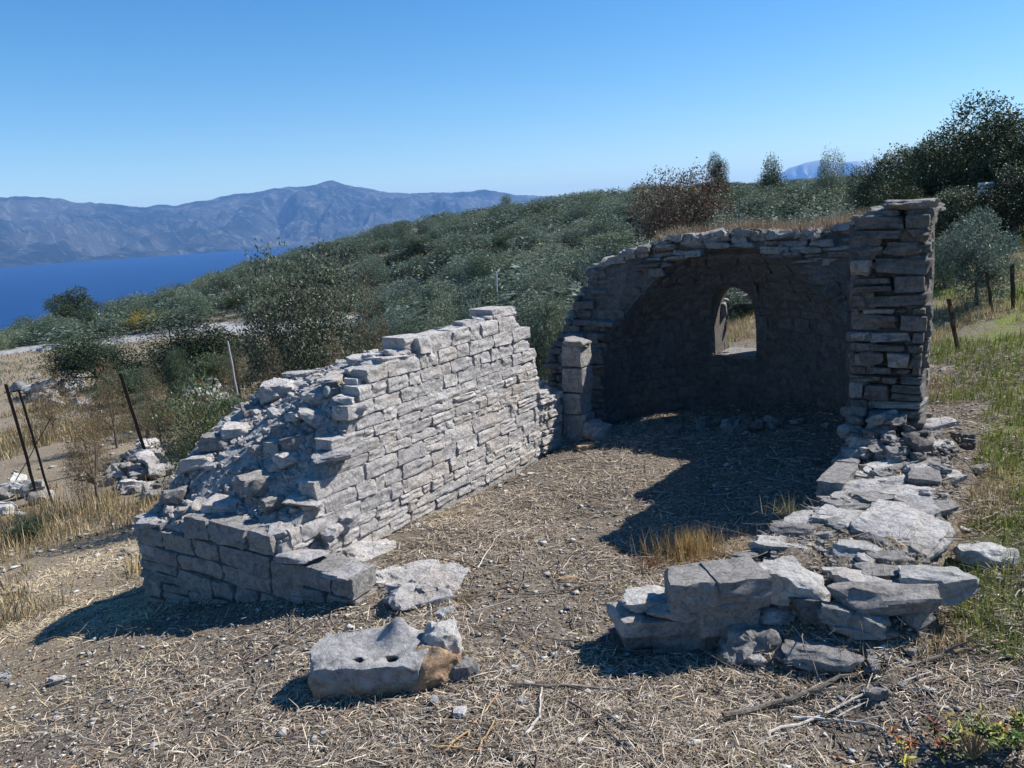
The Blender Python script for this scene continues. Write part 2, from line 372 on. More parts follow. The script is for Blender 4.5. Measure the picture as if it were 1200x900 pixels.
# ------------------------------------------------------------------ stones
_cube_cache = {}
def cube_grid(n):
    if n in _cube_cache: return _cube_cache[n]
    idx = {}; V = []; Fc = []
    def vid(a, b, c):
        if (a, b, c) not in idx: idx[(a, b, c)] = len(V); V.append((a / n * 2 - 1, b / n * 2 - 1, c / n * 2 - 1))
        return idx[(a, b, c)]
    for i in range(n):
        for j in range(n):
            for (f, flip) in ((lambda a, b: (a, b, 0), 1), (lambda a, b: (a, b, n), 0), (lambda a, b: (a, 0, b), 0), (lambda a, b: (a, n, b), 1), (lambda a, b: (0, a, b), 1), (lambda a, b: (n, a, b), 0)):
                q = [vid(*f(i, j)), vid(*f(i + 1, j)), vid(*f(i + 1, j + 1)), vid(*f(i, j + 1))]
                Fc.append(q[::-1] if flip else q)
    r = (np.array(V), np.array(Fc)); _cube_cache[n] = r; return r
def rock(n, seed, block=.75, cuts=6, rough=.05, dims=(1, 1, 1), cut=(.62, .95), freq=1.6, octv=4):
    rs = np.random.RandomState(seed); V, Fc = cube_grid(n)
    sph = V / np.linalg.norm(V, axis=1)[:, None]; P = V * block + sph * (1 - block) * 1.15
    for k in range(cuts):
        d = rs.normal(size=3); d /= np.linalg.norm(d); off = rs.uniform(*cut) * (np.abs(d).sum() * block + (1 - block))
        e = P @ d - off; P = P - np.where(e > 0, e, 0)[:, None] * d
    dims = np.array(dims); Q = P * dims / max(dims)
    f = fbm(Q * freq + seed * 3.1, octv, seed, .55); f2 = fbm(Q * freq * 1.3 + seed * 7.7 + 5, octv, seed + 50, .55); f3 = fbm(Q * freq * .9 + 40 + seed, octv, seed + 90, .55)
    P = P * (1 + f[:, None] * rough * 1.2) + np.stack([f2, f3, f], 1) * rough
    return P * .5 * dims, Fc
def masonry(n, seed, mat):   # squared wall stone filling a unit box
    rs = np.random.RandomState(seed); V, Fc = cube_grid(n); ch = rs.uniform(.03, .1)
    P = V.copy(); P = np.sign(P) * (1 - (1 - np.abs(P)) ** 1.0); L = np.linalg.norm(P, axis=1)[:, None]
    m_ = np.sort(np.abs(V), axis=1); corner = (m_[:, 1] ** 6)[:, None]
    P = P * (1 - ch * .5 * corner)
    sk = rs.uniform(-.09, .09, 4); P[:, 2] += sk[0] * P[:, 0] * np.sign(P[:, 2]); P[:, 0] += sk[1] * P[:, 2] * np.sign(P[:, 0]); P[:, 1] += sk[2] * P[:, 0] + sk[3] * P[:, 2]
    for k in range(3):
        d = rs.normal(size=3); d /= np.linalg.norm(d); off = rs.uniform(.84, .97) * np.abs(d).sum(); e = P @ d - off; P = P - np.where(e > 0, e, 0)[:, None] * d
    f = fbm(P * 1.9 + seed * 3.3, 4, seed); f2 = fbm(P * 2.1 + seed * 5.3 + 9, 4, seed + 31); f3 = fbm(P * 1.6 + 77 + seed, 3, seed + 61)
    P = P + np.stack([f2 * .035, f * .13, f3 * .05], 1)
    return mesh('stone', P * .5, Fc, mat, True, 40)
def stone_set(mat, k=14, n=7, s0=0): return [masonry(n, 100 + s0 + i, mat) for i in range(k)]
def rock_set(mat, k=10, n=8, s0=0, block=.78, rough=.08): return [mesh('stone', *rock(n, 300 + s0 + i, block, 10, rough, cut=(.52, .88), freq=2.0, octv=5), mat, True, 32) for i in range(k)]
S_lit = stone_set(M['stone_lit'], 16); S_dark = stone_set(M['stone_dark'], 14, s0=40); S_gray = stone_set(M['stone'], 14, s0=80)
R_gray = rock_set(M['stone'], 12); R_lit = rock_set(M['stone_lit'], 12, s0=40); R_white = rock_set(M['stone_white'], 8, s0=80); R_dark = rock_set(M['stone_dark'], 8, s0=120); R_small = rock_set(M['stone'], 8, n=2, s0=160)

def merge(parts):
    V = []; Fc = []; o = 0
    for v, f in parts: V.append(v); Fc.append(f + o); o += len(v)
    return np.concatenate(V), np.concatenate(Fc)
class Wall:
    "a thing: masonry stones as parts, counted against the limit of 300"
    def __init__(s, name, label, cat, group=None):
        s.root = empty(name, (O[0], O[1], 0), 0, label=label, cat=cat, group=group); s.n = 0; s.extra = []
        s.off = Vector((O[0], O[1], 0))
    def put(s, meshes, p, size, rz, tilt=(0, 0), stuff=False):
        m = random.choice(meshes)
        if stuff or s.n >= 296:
            V = np.array([v.co[:] for v in m.vertices]) if m.name not in _vc else _vc[m.name]; _vc[m.name] = V
            R_ = np.array(Euler((tilt[0], tilt[1], rz)).to_matrix()); Q = (V * np.array(size)) @ R_.T + np.array(p)
            s.extra.append((Q, _fcs(m))); s.extramat = m.materials[0]; return
        s.n += 1
        add_obj('stone', m, s.root, Vector(p) - s.off, (tilt[0], tilt[1], rz), size)
    def finish(s, name='rubble_fill', mat=None):
        if s.extra:
            V, Fc = merge(s.extra); V = V - np.array(s.off)
            add_obj(name, mesh(name, V, Fc, mat or s.extramat, True, 40), s.root, kind='stuff')
_vc = {}; _fc = {}
def _fcs(m):
    if m.name not in _fc: _fc[m.name] = np.array([list(p.vertices) for p in m.polygons])
    return _fc[m.name]

def course(wall, meshes, P0, P1, zb, ztop, ch=(.085, .14), ln=(.12, .36), depth=.16, proud=.012, gap=.009, stuff=False, skip=None, seed=0, jit=.012, zbf=None):
    "lay courses of stone along the vertical face from P0 to P1 (xy); outward is to the right of P0->P1"
    rs = random.Random(seed); P0 = Vector(P0); P1 = Vector(P1); L = (P1 - P0).length; d = (P1 - P0) / L; out = Vector((d.y, -d.x)); rz = math.atan2(d.y, d.x)
    z = zb; zmax = max(ztop(u * L / 20) for u in range(21))
    while z < zmax - .03:
        h = rs.uniform(*ch); u = -rs.uniform(0, .1)
        while u < L:
            l = rs.uniform(*ln) * (.8 + .5 * h / ch[1]); u2 = min(u + l, L + .02)
            if L - u2 < .07: u2 = L + rs.uniform(-.01, .015)
            ua = max(u, -.015); c = (ua + u2) / 2; lw = u2 - ua; zt = min(ztop(min(max(c, 0), L)), 99)
            if lw > .03 and z + h * .55 < zt + rs.uniform(-.02, .02) and (skip is None or not skip(c, z + h / 2, lw, h)) and (zbf is None or z + h > zbf(c)):
                nn = 2 if (rs.random() < .16 and h > .1 and lw > .14) else 1
                for q in range(nn):
                    hh = h / nn; pr = rs.uniform(-1, 1) * proud; dep = depth * rs.uniform(.85, 1.1)
                    p = P0 + d * c + out * (pr - dep / 2 + proud)
                    wall.put(meshes, (p.x, p.y, z + hh * (q + .5)), (lw - gap * rs.uniform(.5, 1.8), dep, hh - gap * rs.uniform(.5, 1.7)), rz + rs.uniform(-jit, jit) * 2, (rs.uniform(-1, 1) * jit * 1.5, rs.uniform(-1, 1) * jit * 1.5), stuff)
            u = u2
        z += h
def hf_solid(s0, s1, t0, t1, Zf, zb, step=.035, amp=.012, seed=0, side=0.012):
    "closed solid under the height function Zf(s,t), in the chapel frame"
    ns = max(3, int((s1 - s0) / step)); nt = max(3, int((t1 - t0) / step)); nz = 12
    S, T = np.meshgrid(np.linspace(s0, s1, ns), np.linspace(t0, t1, nt), indexing='ij'); Z = Zf(S.ravel(), T.ravel()).reshape(S.shape)
    X = O[0] + A[0] * S + N[0] * T; Y = O[1] + A[1] * S + N[1] * T
    Z = Z + fbm(np.stack([X.ravel() * 9, Y.ravel() * 9, np.zeros(X.size)], 1), 4, seed, .6).reshape(X.shape) * amp * 1.6
    V = [np.stack([X.ravel(), Y.ravel(), Z.ravel()], 1)]; Fc = []
    i, j = np.meshgrid(np.arange(ns - 1), np.arange(nt - 1), indexing='ij'); a_ = (i * nt + j).ravel()
    Fc.append(np.stack([a_, a_ + 1, a_ + nt + 1, a_ + nt], 1))
    ring = [(k, 0) for k in range(ns)] + [(ns - 1, k) for k in range(1, nt)] + [(k, nt - 1) for k in range(ns - 2, -1, -1)] + [(0, k) for k in range(nt - 2, 0, -1)]
    rid = np.array([k * nt + l for k, l in ring]); nr = len(rid); top = V[0][rid]; base = ns * nt; prev = rid
    for q in range(1, nz + 1):
        f = q / nz; P = top.copy(); P[:, 2] = top[:, 2] * (1 - f) + zb * f
        nz_ = fbm(P * 7, 3, seed + 4); P[:, 0] += nz_ * side; P[:, 1] += fbm(P * 7 + 30, 3, seed + 5) * side
        V.append(P); cur = base + np.arange(nr); base += nr
        Fc.append(np.stack([prev, np.roll(prev, -1), np.roll(cur, -1), cur], 1)); prev = cur
    return np.concatenate(V), np.concatenate(Fc)[:, ::-1]
def interp(pts): xs = [p[0] for p in pts]; zs = [p[1] for p in pts]; return lambda u: np.interp(u, xs, zs)

# ---- left (north) nave wall ------------------------------------------------
LW = Wall('ruined_nave_wall', 'long sunlit broken wall of pale grey limestone left of the nave floor, stepping down at its far end', 'ruined wall')
in_prof = interp([(0, .22), (.1, .28), (.3, .42), (.5, .62), (.65, .80), (.8, .97), (.95, 1.08), (1.3, 1.16), (1.75, 1.2), (2.1, 1.24), (2.66, 1.25), (2.69, 1.11), (2.83, 1.1), (2.86, .92), (2.95, .9), (2.98, .55), (3.2, .53), (3.34, .46)])
ridge_prof = interp([(0, .17), (.1, .22), (.24, .31), (.38, .47), (.55, .60), (.78, .71), (1.0, .81), (1.15, .89), (1.5, .96), (2.1, 1.06), (2.6, 1.15), (2.69, 1.03), (2.86, .85), (2.98, .5), (3.34, .42)])
out_prof = lambda s: ridge_prof(s) + .03
edge_t = interp([(0, 1.42), (1.15, 1.38), (1.7, 1.0), (2.3, .64), (3.4, .63)])
def zA(s, t):   # the wall, spreading into a slumped rubble toe towards its broken end
    tt = -t; w = sstep(0, 1, tt / np.minimum(edge_t(s), 1.2)); z = in_prof(s) * (1 - w) + ridge_prof(s) * w
    return np.maximum(z - .03 - np.clip(tt - edge_t(s), 0, 1) * 2.2, -.7)
def zB(s, t):   # low front stub running on past the inner face
    return np.interp(t, [-1.42, -1.1, -.6, -.1, .25, .55], [.10, .2, .24, .21, .10, .02]) - .05
V1 = hf_solid(.03, 3.32, -1.42, -.008, zA, -.8, seed=1, amp=.014)
V2b = hf_solid(.03, .34, -.05, .55, lambda s, t: zB(s * 0, t) - .02, -.4, seed=3, amp=.016)
Vc, Fcc = merge([V1, V2b])
add_obj('rubble_core', mesh('rubble_core', Vc - np.array([O[0], O[1], 0]), Fcc, M['core_lit'], True, 50), LW.root)
def surf(s, t):
    if t > -.01: return float(zB(np.array([0]), np.array([t]))[0]) if s < .34 and t < .55 else None
    return float(zA(np.array([s]), np.array([t]))[0])
def on_slump(px, py):
    d = ray(px, py)
    for k in np.linspace(3.5, 9, 700):
        p = np.array([0, 0, CAM_Z]) + d * k; s, t = st_of(p[0], p[1]); z = surf(float(s), float(t)) if (0 < s < 3.3 and -1.42 < t < .55) else None
        if z is not None and p[2] < z: return p[0], p[1], z
    return None
# inner face: right of direction +A is +N side
course(LW, S_lit, W(0.1, 0), W(2.97, 0), -.04, lambda u: float(in_prof(u + .1)), ch=(.065, .125), ln=(.07, .29), seed=3, proud=.007, gap=.003, jit=.010)
course(LW, S_lit, W(2.97, 0), W(3.35, 0), -.04, lambda u: .52 - u * .1, ch=(.05, .09), ln=(.06, .16), seed=5, proud=.02, gap=.014)
course(LW, S_lit, W(2.82, -.02), W(2.82, -.6), .55, lambda u: 1.08, ch=(.08, .14), ln=(.12, .3), seed=33, stuff=True)
course(LW, S_lit, W(3.33, 0), W(3.33, -.62), -.3, lambda u: .46, ch=(.08, .14), ln=(.12, .3), seed=34, stuff=True)
# front stub
course(LW, S_gray, W(0, -1.42), W(0, .58), -.50, lambda u: float(np.interp(u, [0, .3, 1.1, 1.32, 1.34, 1.62, 1.64, 2.0], [.13, .2, .26, .25, .16, .14, .12, .10])), ch=(.11, .16), ln=(.14, .42), depth=.22, seed=12, proud=.009, gap=.007)
course(LW, S_dark, W(1.2, -1.42), W(0, -1.42), -.6, lambda u: .14, ch=(.1, .15), ln=(.15, .35), seed=13, stuff=True)
course(LW, S_gray, W(2.9, -.65), W(.5, -.65), -.6, lambda u: float(out_prof(2.9 - u)), ch=(.1, .15), ln=(.15, .4), seed=14, stuff=True)
def flat_tops(wall, meshes, pts):   # (s, t, z, length, width, height, angle)
    for (s, t, z, l, w, h, an) in pts:
        p = W(s, t); wall.put(meshes, (p[0], p[1], z), (l, w, h), AZW + an, (random.uniform(-.08, .08), random.uniform(-.08, .08)))
# capping stones along the top
rc = random.Random(31)
for k in range(40):
    s_ = .75 + 1.95 * k / 40 + rc.uniform(-.03, .03); t_ = -.1 if k % 2 else rc.uniform(-.55, -.2); l = rc.uniform(.1, .26)
    flat_tops(LW, R_lit if k % 3 else S_lit, [(s_, t_, surf(s_, t_) + .015 + rc.uniform(-.01, .02), l, l * rc.uniform(.6, .9), rc.uniform(.04, .08), rc.gauss(0, .25))])
flat_tops(LW, S_lit, [(2.55, -.14, 1.265, .3, .24, .085, 0), (2.76, -.2, 1.12, .14, .3, .07, 0), (2.9, -.15, .93, .1, .2, .07, 0), (3.15, -.2, .53, .2, .24, .06, .1), (1.45, -.15, 1.2, .3, .2, .08, .1)])
# big loose-laid stones of the broken end; some toned lighter for sun on top
for (px, py, l, w, h, an, ms) in [(327, 462, .30, .26, .16, .1, R_lit), (295, 484, .14, .12, .09, .5, R_gray), (283, 505, .28, .18, .09, .35, R_lit), (253, 522, .22, .17, .12, .2, R_gray), (233, 546, .28, .2, .1, .2, R_lit), (307, 568, .32, .2, .15, .6, R_gray), (267, 594, .29, .18, .1, -.1, R_lit),
        (208, 586, .17, .14, .13, .2, R_gray), (330, 505, .13, .1, .08, .4, R_gray), (370, 492, .2, .16, .1, .2, R_lit), (347, 522, .2, .15, .12, .3, R_gray), (337, 543, .17, .13, .1, .1, R_lit), (323, 594, .17, .13, .09, .6, R_gray), (357, 590, .24, .16, .05, -.2, R_lit), (333, 622, .2, .16, .06, .3, R_lit),
        (403, 627, .26, .2, .06, .1, R_gray), (353, 440, .3, .16, .05, .2, R_lit), (367, 460, .16, .1, .05, .8, R_lit), (225, 600, .16, .1, .05, .4, R_lit), (180, 612, .2, .14, .05, .1, R_lit), (385, 425, .24, .14, .06, .1, R_lit), (410, 480, .2, .14, .06, .4, R_gray), (290, 615, .2, .14, .05, 0, R_lit), (240, 610, .26, .16, .05, .1, R_lit)]:
    q = on_slump(px, py)
    if q: LW.put(ms, (q[0], q[1], q[2] + h * .16), (l, w, h), an, (random.uniform(-.12, .12), random.uniform(-.1, .1)))
flat_tops(LW, R_lit, [(.07, .12, .16, .18, .3, .05, .1), (.08, .42, .12, .2, .28, .05, -.1), (.55, .02, .2, .14, .1, .08, 0), (.35, .07, .2, .16, .1, .1, .4)])
for k in range(70):
    s = random.uniform(.02, 1.7); t = random.uniform(-1.36, -.02); z = surf(s, t); p = W(s, t); q = random.uniform(.03, .09)
    LW.put(R_lit if random.random() < .6 else R_gray, (p[0], p[1], z + q * .1), (q * 1.5, q * 1.1, q * .8), random.uniform(0, 6), (random.uniform(-.3, .3), random.uniform(-.3, .3)))
for k in range(4600):
    s = random.uniform(.03, 1.8) if k % 4 else random.uniform(1.0, 3.2); t = random.uniform(-1.4, .3) if k % 4 else random.uniform(-.62, -.04); z = surf(s, t)
    if z is None: continue
    p = W(s, t); q = random.uniform(.008, .03) * random.choice((1, 1, 1, 1.8)); LW.put(R_small, (p[0], p[1], z + q * .15), (q * 1.4, q, q * .8), random.uniform(0, 6), (random.uniform(-.5, .5), random.uniform(-.5, .5)), stuff=True)
LW.finish('rubble_fill', M['stone_lit'])

# ---- apse ------------------------------------------------------------------
AC = (4.0, 1.25); RI = 1.12; ZS = .60
def lean(z): return .42 * float(sstep(.5, 1.45, z))
OUT = [(.46, 1.76), (.6, 1.745), (.8, 1.71), (1.06, 1.63), (1.3, 1.56), (1.50, 1.46), (1.55, 1.25), (1.60, 1.05), (1.66, .82), (1.72, .6), (1.72, .3), (1.72, 0), (1.72, -.3), (1.72, -.7)]
OUTZ = sorted((z, r) for r, z in OUT)
def r_out(z): return float(np.interp(z, [q[0] for q in OUTZ], [q[1] for q in OUTZ]))
def crest_z(r): return float(np.interp(r, [q[0] for q in OUT[:9]], [q[1] for q in OUT[:9]]))
def thmax(r, z): return math.acos(min(.985, lean(z) / max(r, 1e-3)))
def shelf(t, r): return float(.24 * sstep(.1, 1.1, t - AC[1]) * sstep(.6, 1.45, r))   # the right haunch stands higher than the left
AP = Wall('ruined_apse', 'dark shaded half-domed apse with a small arched window at the far end of the nave', 'ruined apse')
def apse_core():
    nT = 110; pm = math.acos(.46 / RI); inner = [(RI, z_) for z_ in (-.3, -.15, 0, .15, .3, .45)] + [(RI * math.cos(p), ZS + RI * math.sin(p)) for p in np.linspace(0, pm, 20)]
    prof = inner + OUT; n = len(prof); V = []
    for u in np.linspace(-1, 1, nT):
        for q, (r, z) in enumerate(prof):
            th = u * thmax(r, z); r = r * (1 - .15 * math.cos(th) ** 2 - (.2 * math.sin(th) ** 2 if th > 0 else 0)) if (q >= len(inner) and r > 1.45) else r; s = AC[0] + math.cos(th) * r; t = AC[1] + math.sin(th) * r
            p = W(s, t); V.append((p[0], p[1], z + (shelf(t, r) if q >= len(inner) and z > 1.2 else 0)))
    V = np.array(V); outm = np.tile(np.arange(n) >= len(inner), nT)
    d = fbm(V * 5, 4, 77) ; amp = np.where(outm, .03, .012); V[:, 0] += d * amp; V[:, 1] += fbm(V * 5 + 50, 4, 78) * amp; V[:, 2] += fbm(V * 5 + 90, 4, 79) * amp
    Fc = []
    for a_ in range(nT - 1):
        for q in range(n - 1): Fc.append((a_ * n + q, a_ * n + q + 1, (a_ + 1) * n + q + 1, (a_ + 1) * n + q))
        Fc.append((a_ * n + n - 1, a_ * n, (a_ + 1) * n, (a_ + 1) * n + n - 1))
    # the broken front faces, as strips across the thickness of the wall
    ni = len(inner)
    for e, fl in ((0, 0), ((nT - 1) * n, 1)):
        Fc.append(tuple(e + q for q in (range(n) if fl else range(n - 1, -1, -1))))
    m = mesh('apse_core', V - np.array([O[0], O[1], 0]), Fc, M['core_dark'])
    import bmesh
    bm = bmesh.new(); bm.from_mesh(m); bmesh.ops.recalc_face_normals(bm, faces=bm.faces); bm.to_mesh(m); bm.free()
    return m
def window_cutter():
    # arched opening seen through the back of the apse; splayed towards the inside
    prof = [(-.205, .53), (.205, .53)] + [(.205 * math.cos(p), 1.03 + .205 * math.sin(p)) for p in np.linspace(0, math.pi, 13)]
    V = []; wt = WIN_T
    for s, k in ((AC[0] + .45, 1.0), (AC[0] + 2.2, .92)):
        for (t, z) in prof: p = W(s, wt + t * k); V.append((p[0] - O[0], p[1] - O[1], z))
    n = len(prof); Fc = [tuple(range(n)), tuple(range(2 * n - 1, n - 1, -1))] + [(i, n + i, n + (i + 1) % n, (i + 1) % n) for i in range(n)]
    m = mesh('cut', V, Fc); import bmesh
    bm = bmesh.new(); bm.from_mesh(m); bmesh.ops.recalc_face_normals(bm, faces=bm.faces); bm.to_mesh(m); bm.free(); return m
WIN_T = 1.07
mc = apse_core(); oc = add_obj('apse_core', mc, AP.root); cut = add_obj('cut', window_cutter(), AP.root)
bpy.context.view_layer.update()
md = oc.modifiers.new('b', 'BOOLEAN'); md.operation = 'DIFFERENCE'; md.object = cut; md.solver = 'EXACT'
dg = bpy.context.evaluated_depsgraph_get(); nm = bpy.data.meshes.new_from_object(oc.evaluated_get(dg)); oc.modifiers.clear(); oc.data = nm; nm.name = 'apse_core'
nm.polygons.foreach_set('use_smooth', np.ones(len(nm.polygons), bool)); nm.set_sharp_from_angle(angle=math.radians(40))
bpy.data.objects.remove(cut)
# inner stones in courses round the drum and up the half dome
z = -.03; rs = random.Random(5)
while z < 1.66:
    h = rs.uniform(.07, .15) if z < .9 else rs.uniform(.06, .11); zc = z + h / 2
    el = math.asin(min(1, max(0, (zc - ZS) / RI))) if zc > ZS else 0; r = RI * math.cos(el)
    if r < .5: break
    tm = thmax(r, zc) - .03; th = -tm + rs.uniform(0, .05)
    while th < tm:
        l = rs.uniform(.09, .32); dt = l / r; c = min(th + dt / 2, tm)
        s = AC[0] + math.cos(c) * (r + .05); t = AC[1] + math.sin(c) * (r + .05); tw = t
        inwin = zc > .47 and zc < 1.27 and abs(tw - WIN_T) < .22 + l / 2 and c > -.8 and c < .8
        if inwin:
            edge = abs(tw - WIN_T) - .21
            if edge > .03:  # shortened stone at the jamb
                inwin = False; l = max(.06, edge * 1.2); c = c + math.copysign(.0, c); 
                tc_ = WIN_T + math.copysign(.215 + l / 2, tw - WIN_T); c = math.asin(max(-1, min(1, (tc_ - AC[1]) / (r + .035)))); s = AC[0] + math.cos(c) * (r + .035); t = tc_
        if not inwin:
            p = W(s, t); hh = h / max(.55, math.cos(el))
            ang = AZW - c   # outward radial direction in the world (n axis is clockwise of a)
            ob = Matrix.Rotation(ang, 4, 'Z') @ Matrix.Rotation(-el, 4, 'Y') @ Matrix.Rotation(math.pi / 2, 4, 'Z')
            ob = ob @ Matrix.Rotation(rs.uniform(-.06, .06), 4, 'X') @ Matrix.Rotation(rs.uniform(-.05, .05), 4, 'Y') @ Matrix.Rotation(rs.uniform(-.06, .06), 4, 'Z'); e = ob.to_euler()
            if AP.n < 215:
                AP.n += 1
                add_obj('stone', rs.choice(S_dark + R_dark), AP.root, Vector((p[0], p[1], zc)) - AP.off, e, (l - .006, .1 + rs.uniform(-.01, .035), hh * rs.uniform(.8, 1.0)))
        th += dt
    z += h
# broken front of the half dome: rough slabs laid in beds between the arch edge and the crest
z = -.02; rs = random.Random(8)
while z < 1.74:
    h = rs.uniform(.04, .09); zc = z + h / 2; ln_ = lean(zc)
    ri = math.sqrt(max(0, RI ** 2 - max(0, zc - ZS) ** 2)) if zc > ZS else RI
    ti = math.sqrt(max(0, ri * ri - ln_ ** 2)) if ri > ln_ else 0; to = math.sqrt(max(0, r_out(zc) ** 2 - ln_ ** 2))
    toL = to
    if zc > 1.45: toL = min(to, math.sqrt(max(0.01, float(np.interp(zc, [1.46, 1.56, 1.63, 1.71, 1.76], [1.51, 1.3, 1.06, .8, .46])) ** 2 - ln_ ** 2)))
    for sd in (-1, 1):
        if sd == 1 and zc < .6: continue
        u = ti + rs.uniform(-.01, .02); to = toL if sd < 0 else max(toL, math.sqrt(max(0, 1.46 ** 2 - ln_ ** 2)) if zc < 1.68 else toL)
        if sd > 0: to = min(to, 1.34)
        while u < to - .03:
            l = min(rs.uniform(.1, .28), to - u + .03); c = AC[1] + sd * (u + l / 2); p = W(AC[0] + ln_ - .03 + rs.uniform(-.05, .03) + .08, c); u += l
            AP.put(rs.choice((R_dark, S_dark, R_dark)), (p[0], p[1], zc), (l - .004, rs.uniform(.14, .26), h * rs.uniform(.8, 1.15)), AZW - math.pi / 2 + rs.uniform(-.2, .2), (rs.uniform(-.08, .08), rs.uniform(-.09, .09)))
    z += h
for k in range(620):   # crest and back of the dome: loose stones of all sizes
    r_ = random.uniform(.45, 1.62); zc = crest_z(r_); tm = thmax(r_, zc); th = random.uniform(-tm, tm)
    if k < 260: th = random.choice((-1, 1)) * (tm - abs(random.gauss(0, .1)))
    p = W(AC[0] + math.cos(th) * r_, AC[1] + math.sin(th) * r_); q = random.uniform(.03, .11) * (1 if k % 5 else 1.4)
    AP.put(R_small if k > 30 else R_dark, (p[0], p[1], zc - .005 + shelf(AC[1] + math.sin(th) * r_, r_)), (q * 1.7, q * 1.2, q * .6), random.uniform(0, 6), (random.uniform(-.3, .3), random.uniform(-.3, .3)), stuff=k > 30)
# outer face of the drum
z = -.4
while z < 1.3:
    h = random.uniform(.1, .15); ro = r_out(z + h / 2) - .05; tm = thmax(ro, z + h / 2) - .12; th = -tm
    while th < tm:
        l = random.uniform(.15, .4); c = th + l / 3.4; p = W(AC[0] + math.cos(c) * ro, AC[1] + math.sin(c) * ro); th += l / 1.7; rq = ro * (1 - .15 * math.cos(c) ** 2 - (.2 * math.sin(c) ** 2 if c > 0 else 0)) if ro > 1.4 else ro; p = W(AC[0] + math.cos(c) * rq, AC[1] + math.sin(c) * rq)
        if abs(math.sin(c) * ro + AC[1] - WIN_T) < .2 + l / 2 and .4 < z < 1.2: continue
        AP.put(S_gray, (p[0], p[1], z + h / 2), (l - .01, .14, h - .01), AZW - c + math.pi / 2, stuff=True)
    z += h
# jamb pier with its lit cap stone
for (z0, z1, l) in ((-.05, .22, .28), (.22, .42, .25), (.42, .66, .27), (.66, .86, .23)):
    p = W(3.52, .09 + random.uniform(-.01, .01)); AP.put(S_dark, (p[0], p[1], (z0 + z1) / 2), (l * random.uniform(.74, .88), .22, z1 - z0 - .012), AZW - math.pi / 2)
p = W(3.5, .1); AP.put(R_lit, (p[0], p[1], .88), (.27, .26, .07), AZW - math.pi / 2)
p = W(3.45, .3); AP.put(R_gray, (p[0], p[1], .07), (.26, .22, .2), AZW)
# window sill and jamb stones
p = W(AC[0] + 1.3, WIN_T); add_obj('window_sill', random.choice(S_gray), AP.root, Vector((p[0], p[1], .512)) - AP.off, (0, 0, AZW - math.pi / 2), (.42, .44, .045))
AP.finish('loose_rubble', M['stone'])

# ---- right (south) wall and the standing pier ------------------------------
RW = Wall('ruined_wall_stump', 'collapsed right-hand wall stump, low and rubble-topped, running up to the tall pier', 'ruined wall')
PI_ = Wall('standing_masonry_pier', 'tall narrow shaded pier of rough stone courses right of the apse', 'stone pier')
pier_core = hf_solid(2.70, 3.4, 2.64, 3.0, lambda s, t: 1.85 - .12 * sstep(3.4, 4.5, s), -.3, seed=8, amp=.02, side=.02)
pier_core = merge([pier_core, hf_solid(3.38, 4.5, 2.45, 2.78, lambda s, t: 1.82 - .1 * sstep(3.4, 4.5, s), -.3, seed=18, amp=.02, side=.02)])
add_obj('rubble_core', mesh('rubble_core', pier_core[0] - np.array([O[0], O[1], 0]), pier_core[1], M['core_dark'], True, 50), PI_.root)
ptop = lambda u: float(np.interp(u, [0, .12, .2, .35, .58], [1.80, 1.86, 1.9, 1.92, 1.95]))
pface = [M['stone']]
# the pier leans out slightly and is wider at its foot
PS = 2.64
PMIX = S_dark + S_gray[:5] + R_dark
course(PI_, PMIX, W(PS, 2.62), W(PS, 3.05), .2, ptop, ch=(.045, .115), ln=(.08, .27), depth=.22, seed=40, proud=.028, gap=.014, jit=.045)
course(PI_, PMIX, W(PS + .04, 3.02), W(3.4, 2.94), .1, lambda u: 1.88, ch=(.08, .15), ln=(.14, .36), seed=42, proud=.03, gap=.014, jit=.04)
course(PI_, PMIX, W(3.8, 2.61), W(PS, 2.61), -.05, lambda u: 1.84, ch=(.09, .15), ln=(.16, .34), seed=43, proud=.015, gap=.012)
course(PI_, S_gray, W(4.5, 2.8), W(4.5, 2.45), -.1, lambda u: 1.7, ch=(.09, .15), ln=(.16, .34), seed=44, stuff=True)
course(PI_, S_gray, W(3.4, 2.82), W(4.5, 2.80), -.1, lambda u: 1.75, ch=(.09, .15), ln=(.16, .34), seed=45, stuff=True)
for (s, t, z_, l, w, h) in ((2.78, 2.93, 1.945, .3, .3, .07), (2.84, 2.75, 1.9, .26, .25, .07), (3.1, 2.85, 1.92, .4, .3, .08), (2.7, 2.7, 1.87, .2, .12, .05), (3.5, 2.66, 1.84, .4, .32, .08), (3.9, 2.63, 1.79, .4, .32, .08), (4.25, 2.62, 1.75, .3, .32, .08)):
    p = W(s, t); PI_.put(R_gray, (p[0], p[1], z_), (l, w, h), AZW - math.pi / 2 + random.uniform(-.3, .3), (random.uniform(-.06, .06), random.uniform(-.06, .06)))
PI_.finish('back_stones', M['stone'])

rtop = interp([(.0, .30), (.5, .33), (.9, .34), (1.5, .36), (2.0, .38), (2.4, .42), (2.64, .5), (3.0, .56), (3.2, .62), (3.7, .65)])
rin = interp([(.0, 2.05), (.45, 2.1), (.7, 2.3), (1.1, 2.42), (1.8, 2.62), (3.2, 2.62)])
def zR(s, t):
    e = sstep(-.02, .16, t - rin(s) + fbm(np.stack([s * 3, t * 3, s * 0], 1), 2, 4) * .05)
    f_ = sstep(.0, .75, s + fbm(np.stack([s * 2, t * 2.4, s * 0 + 5], 1), 3, 44) * .16 - .12 * (t < 2.6)) * sstep(3.42, 3.2, t + fbm(np.stack([s * 2, t * 2, s * 0 + 9], 1), 2, 47) * .05)
    top = -.12 + (rtop(s) + .02 + .03 * np.interp(t, [2.4, 3.3], [0, 1])) * e + .07 * e
    g_ = hgt(O[0] + A[0] * s + N[0] * t, O[1] + A[1] * s + N[1] * t) - .05
    return g_ + (top - g_) * f_
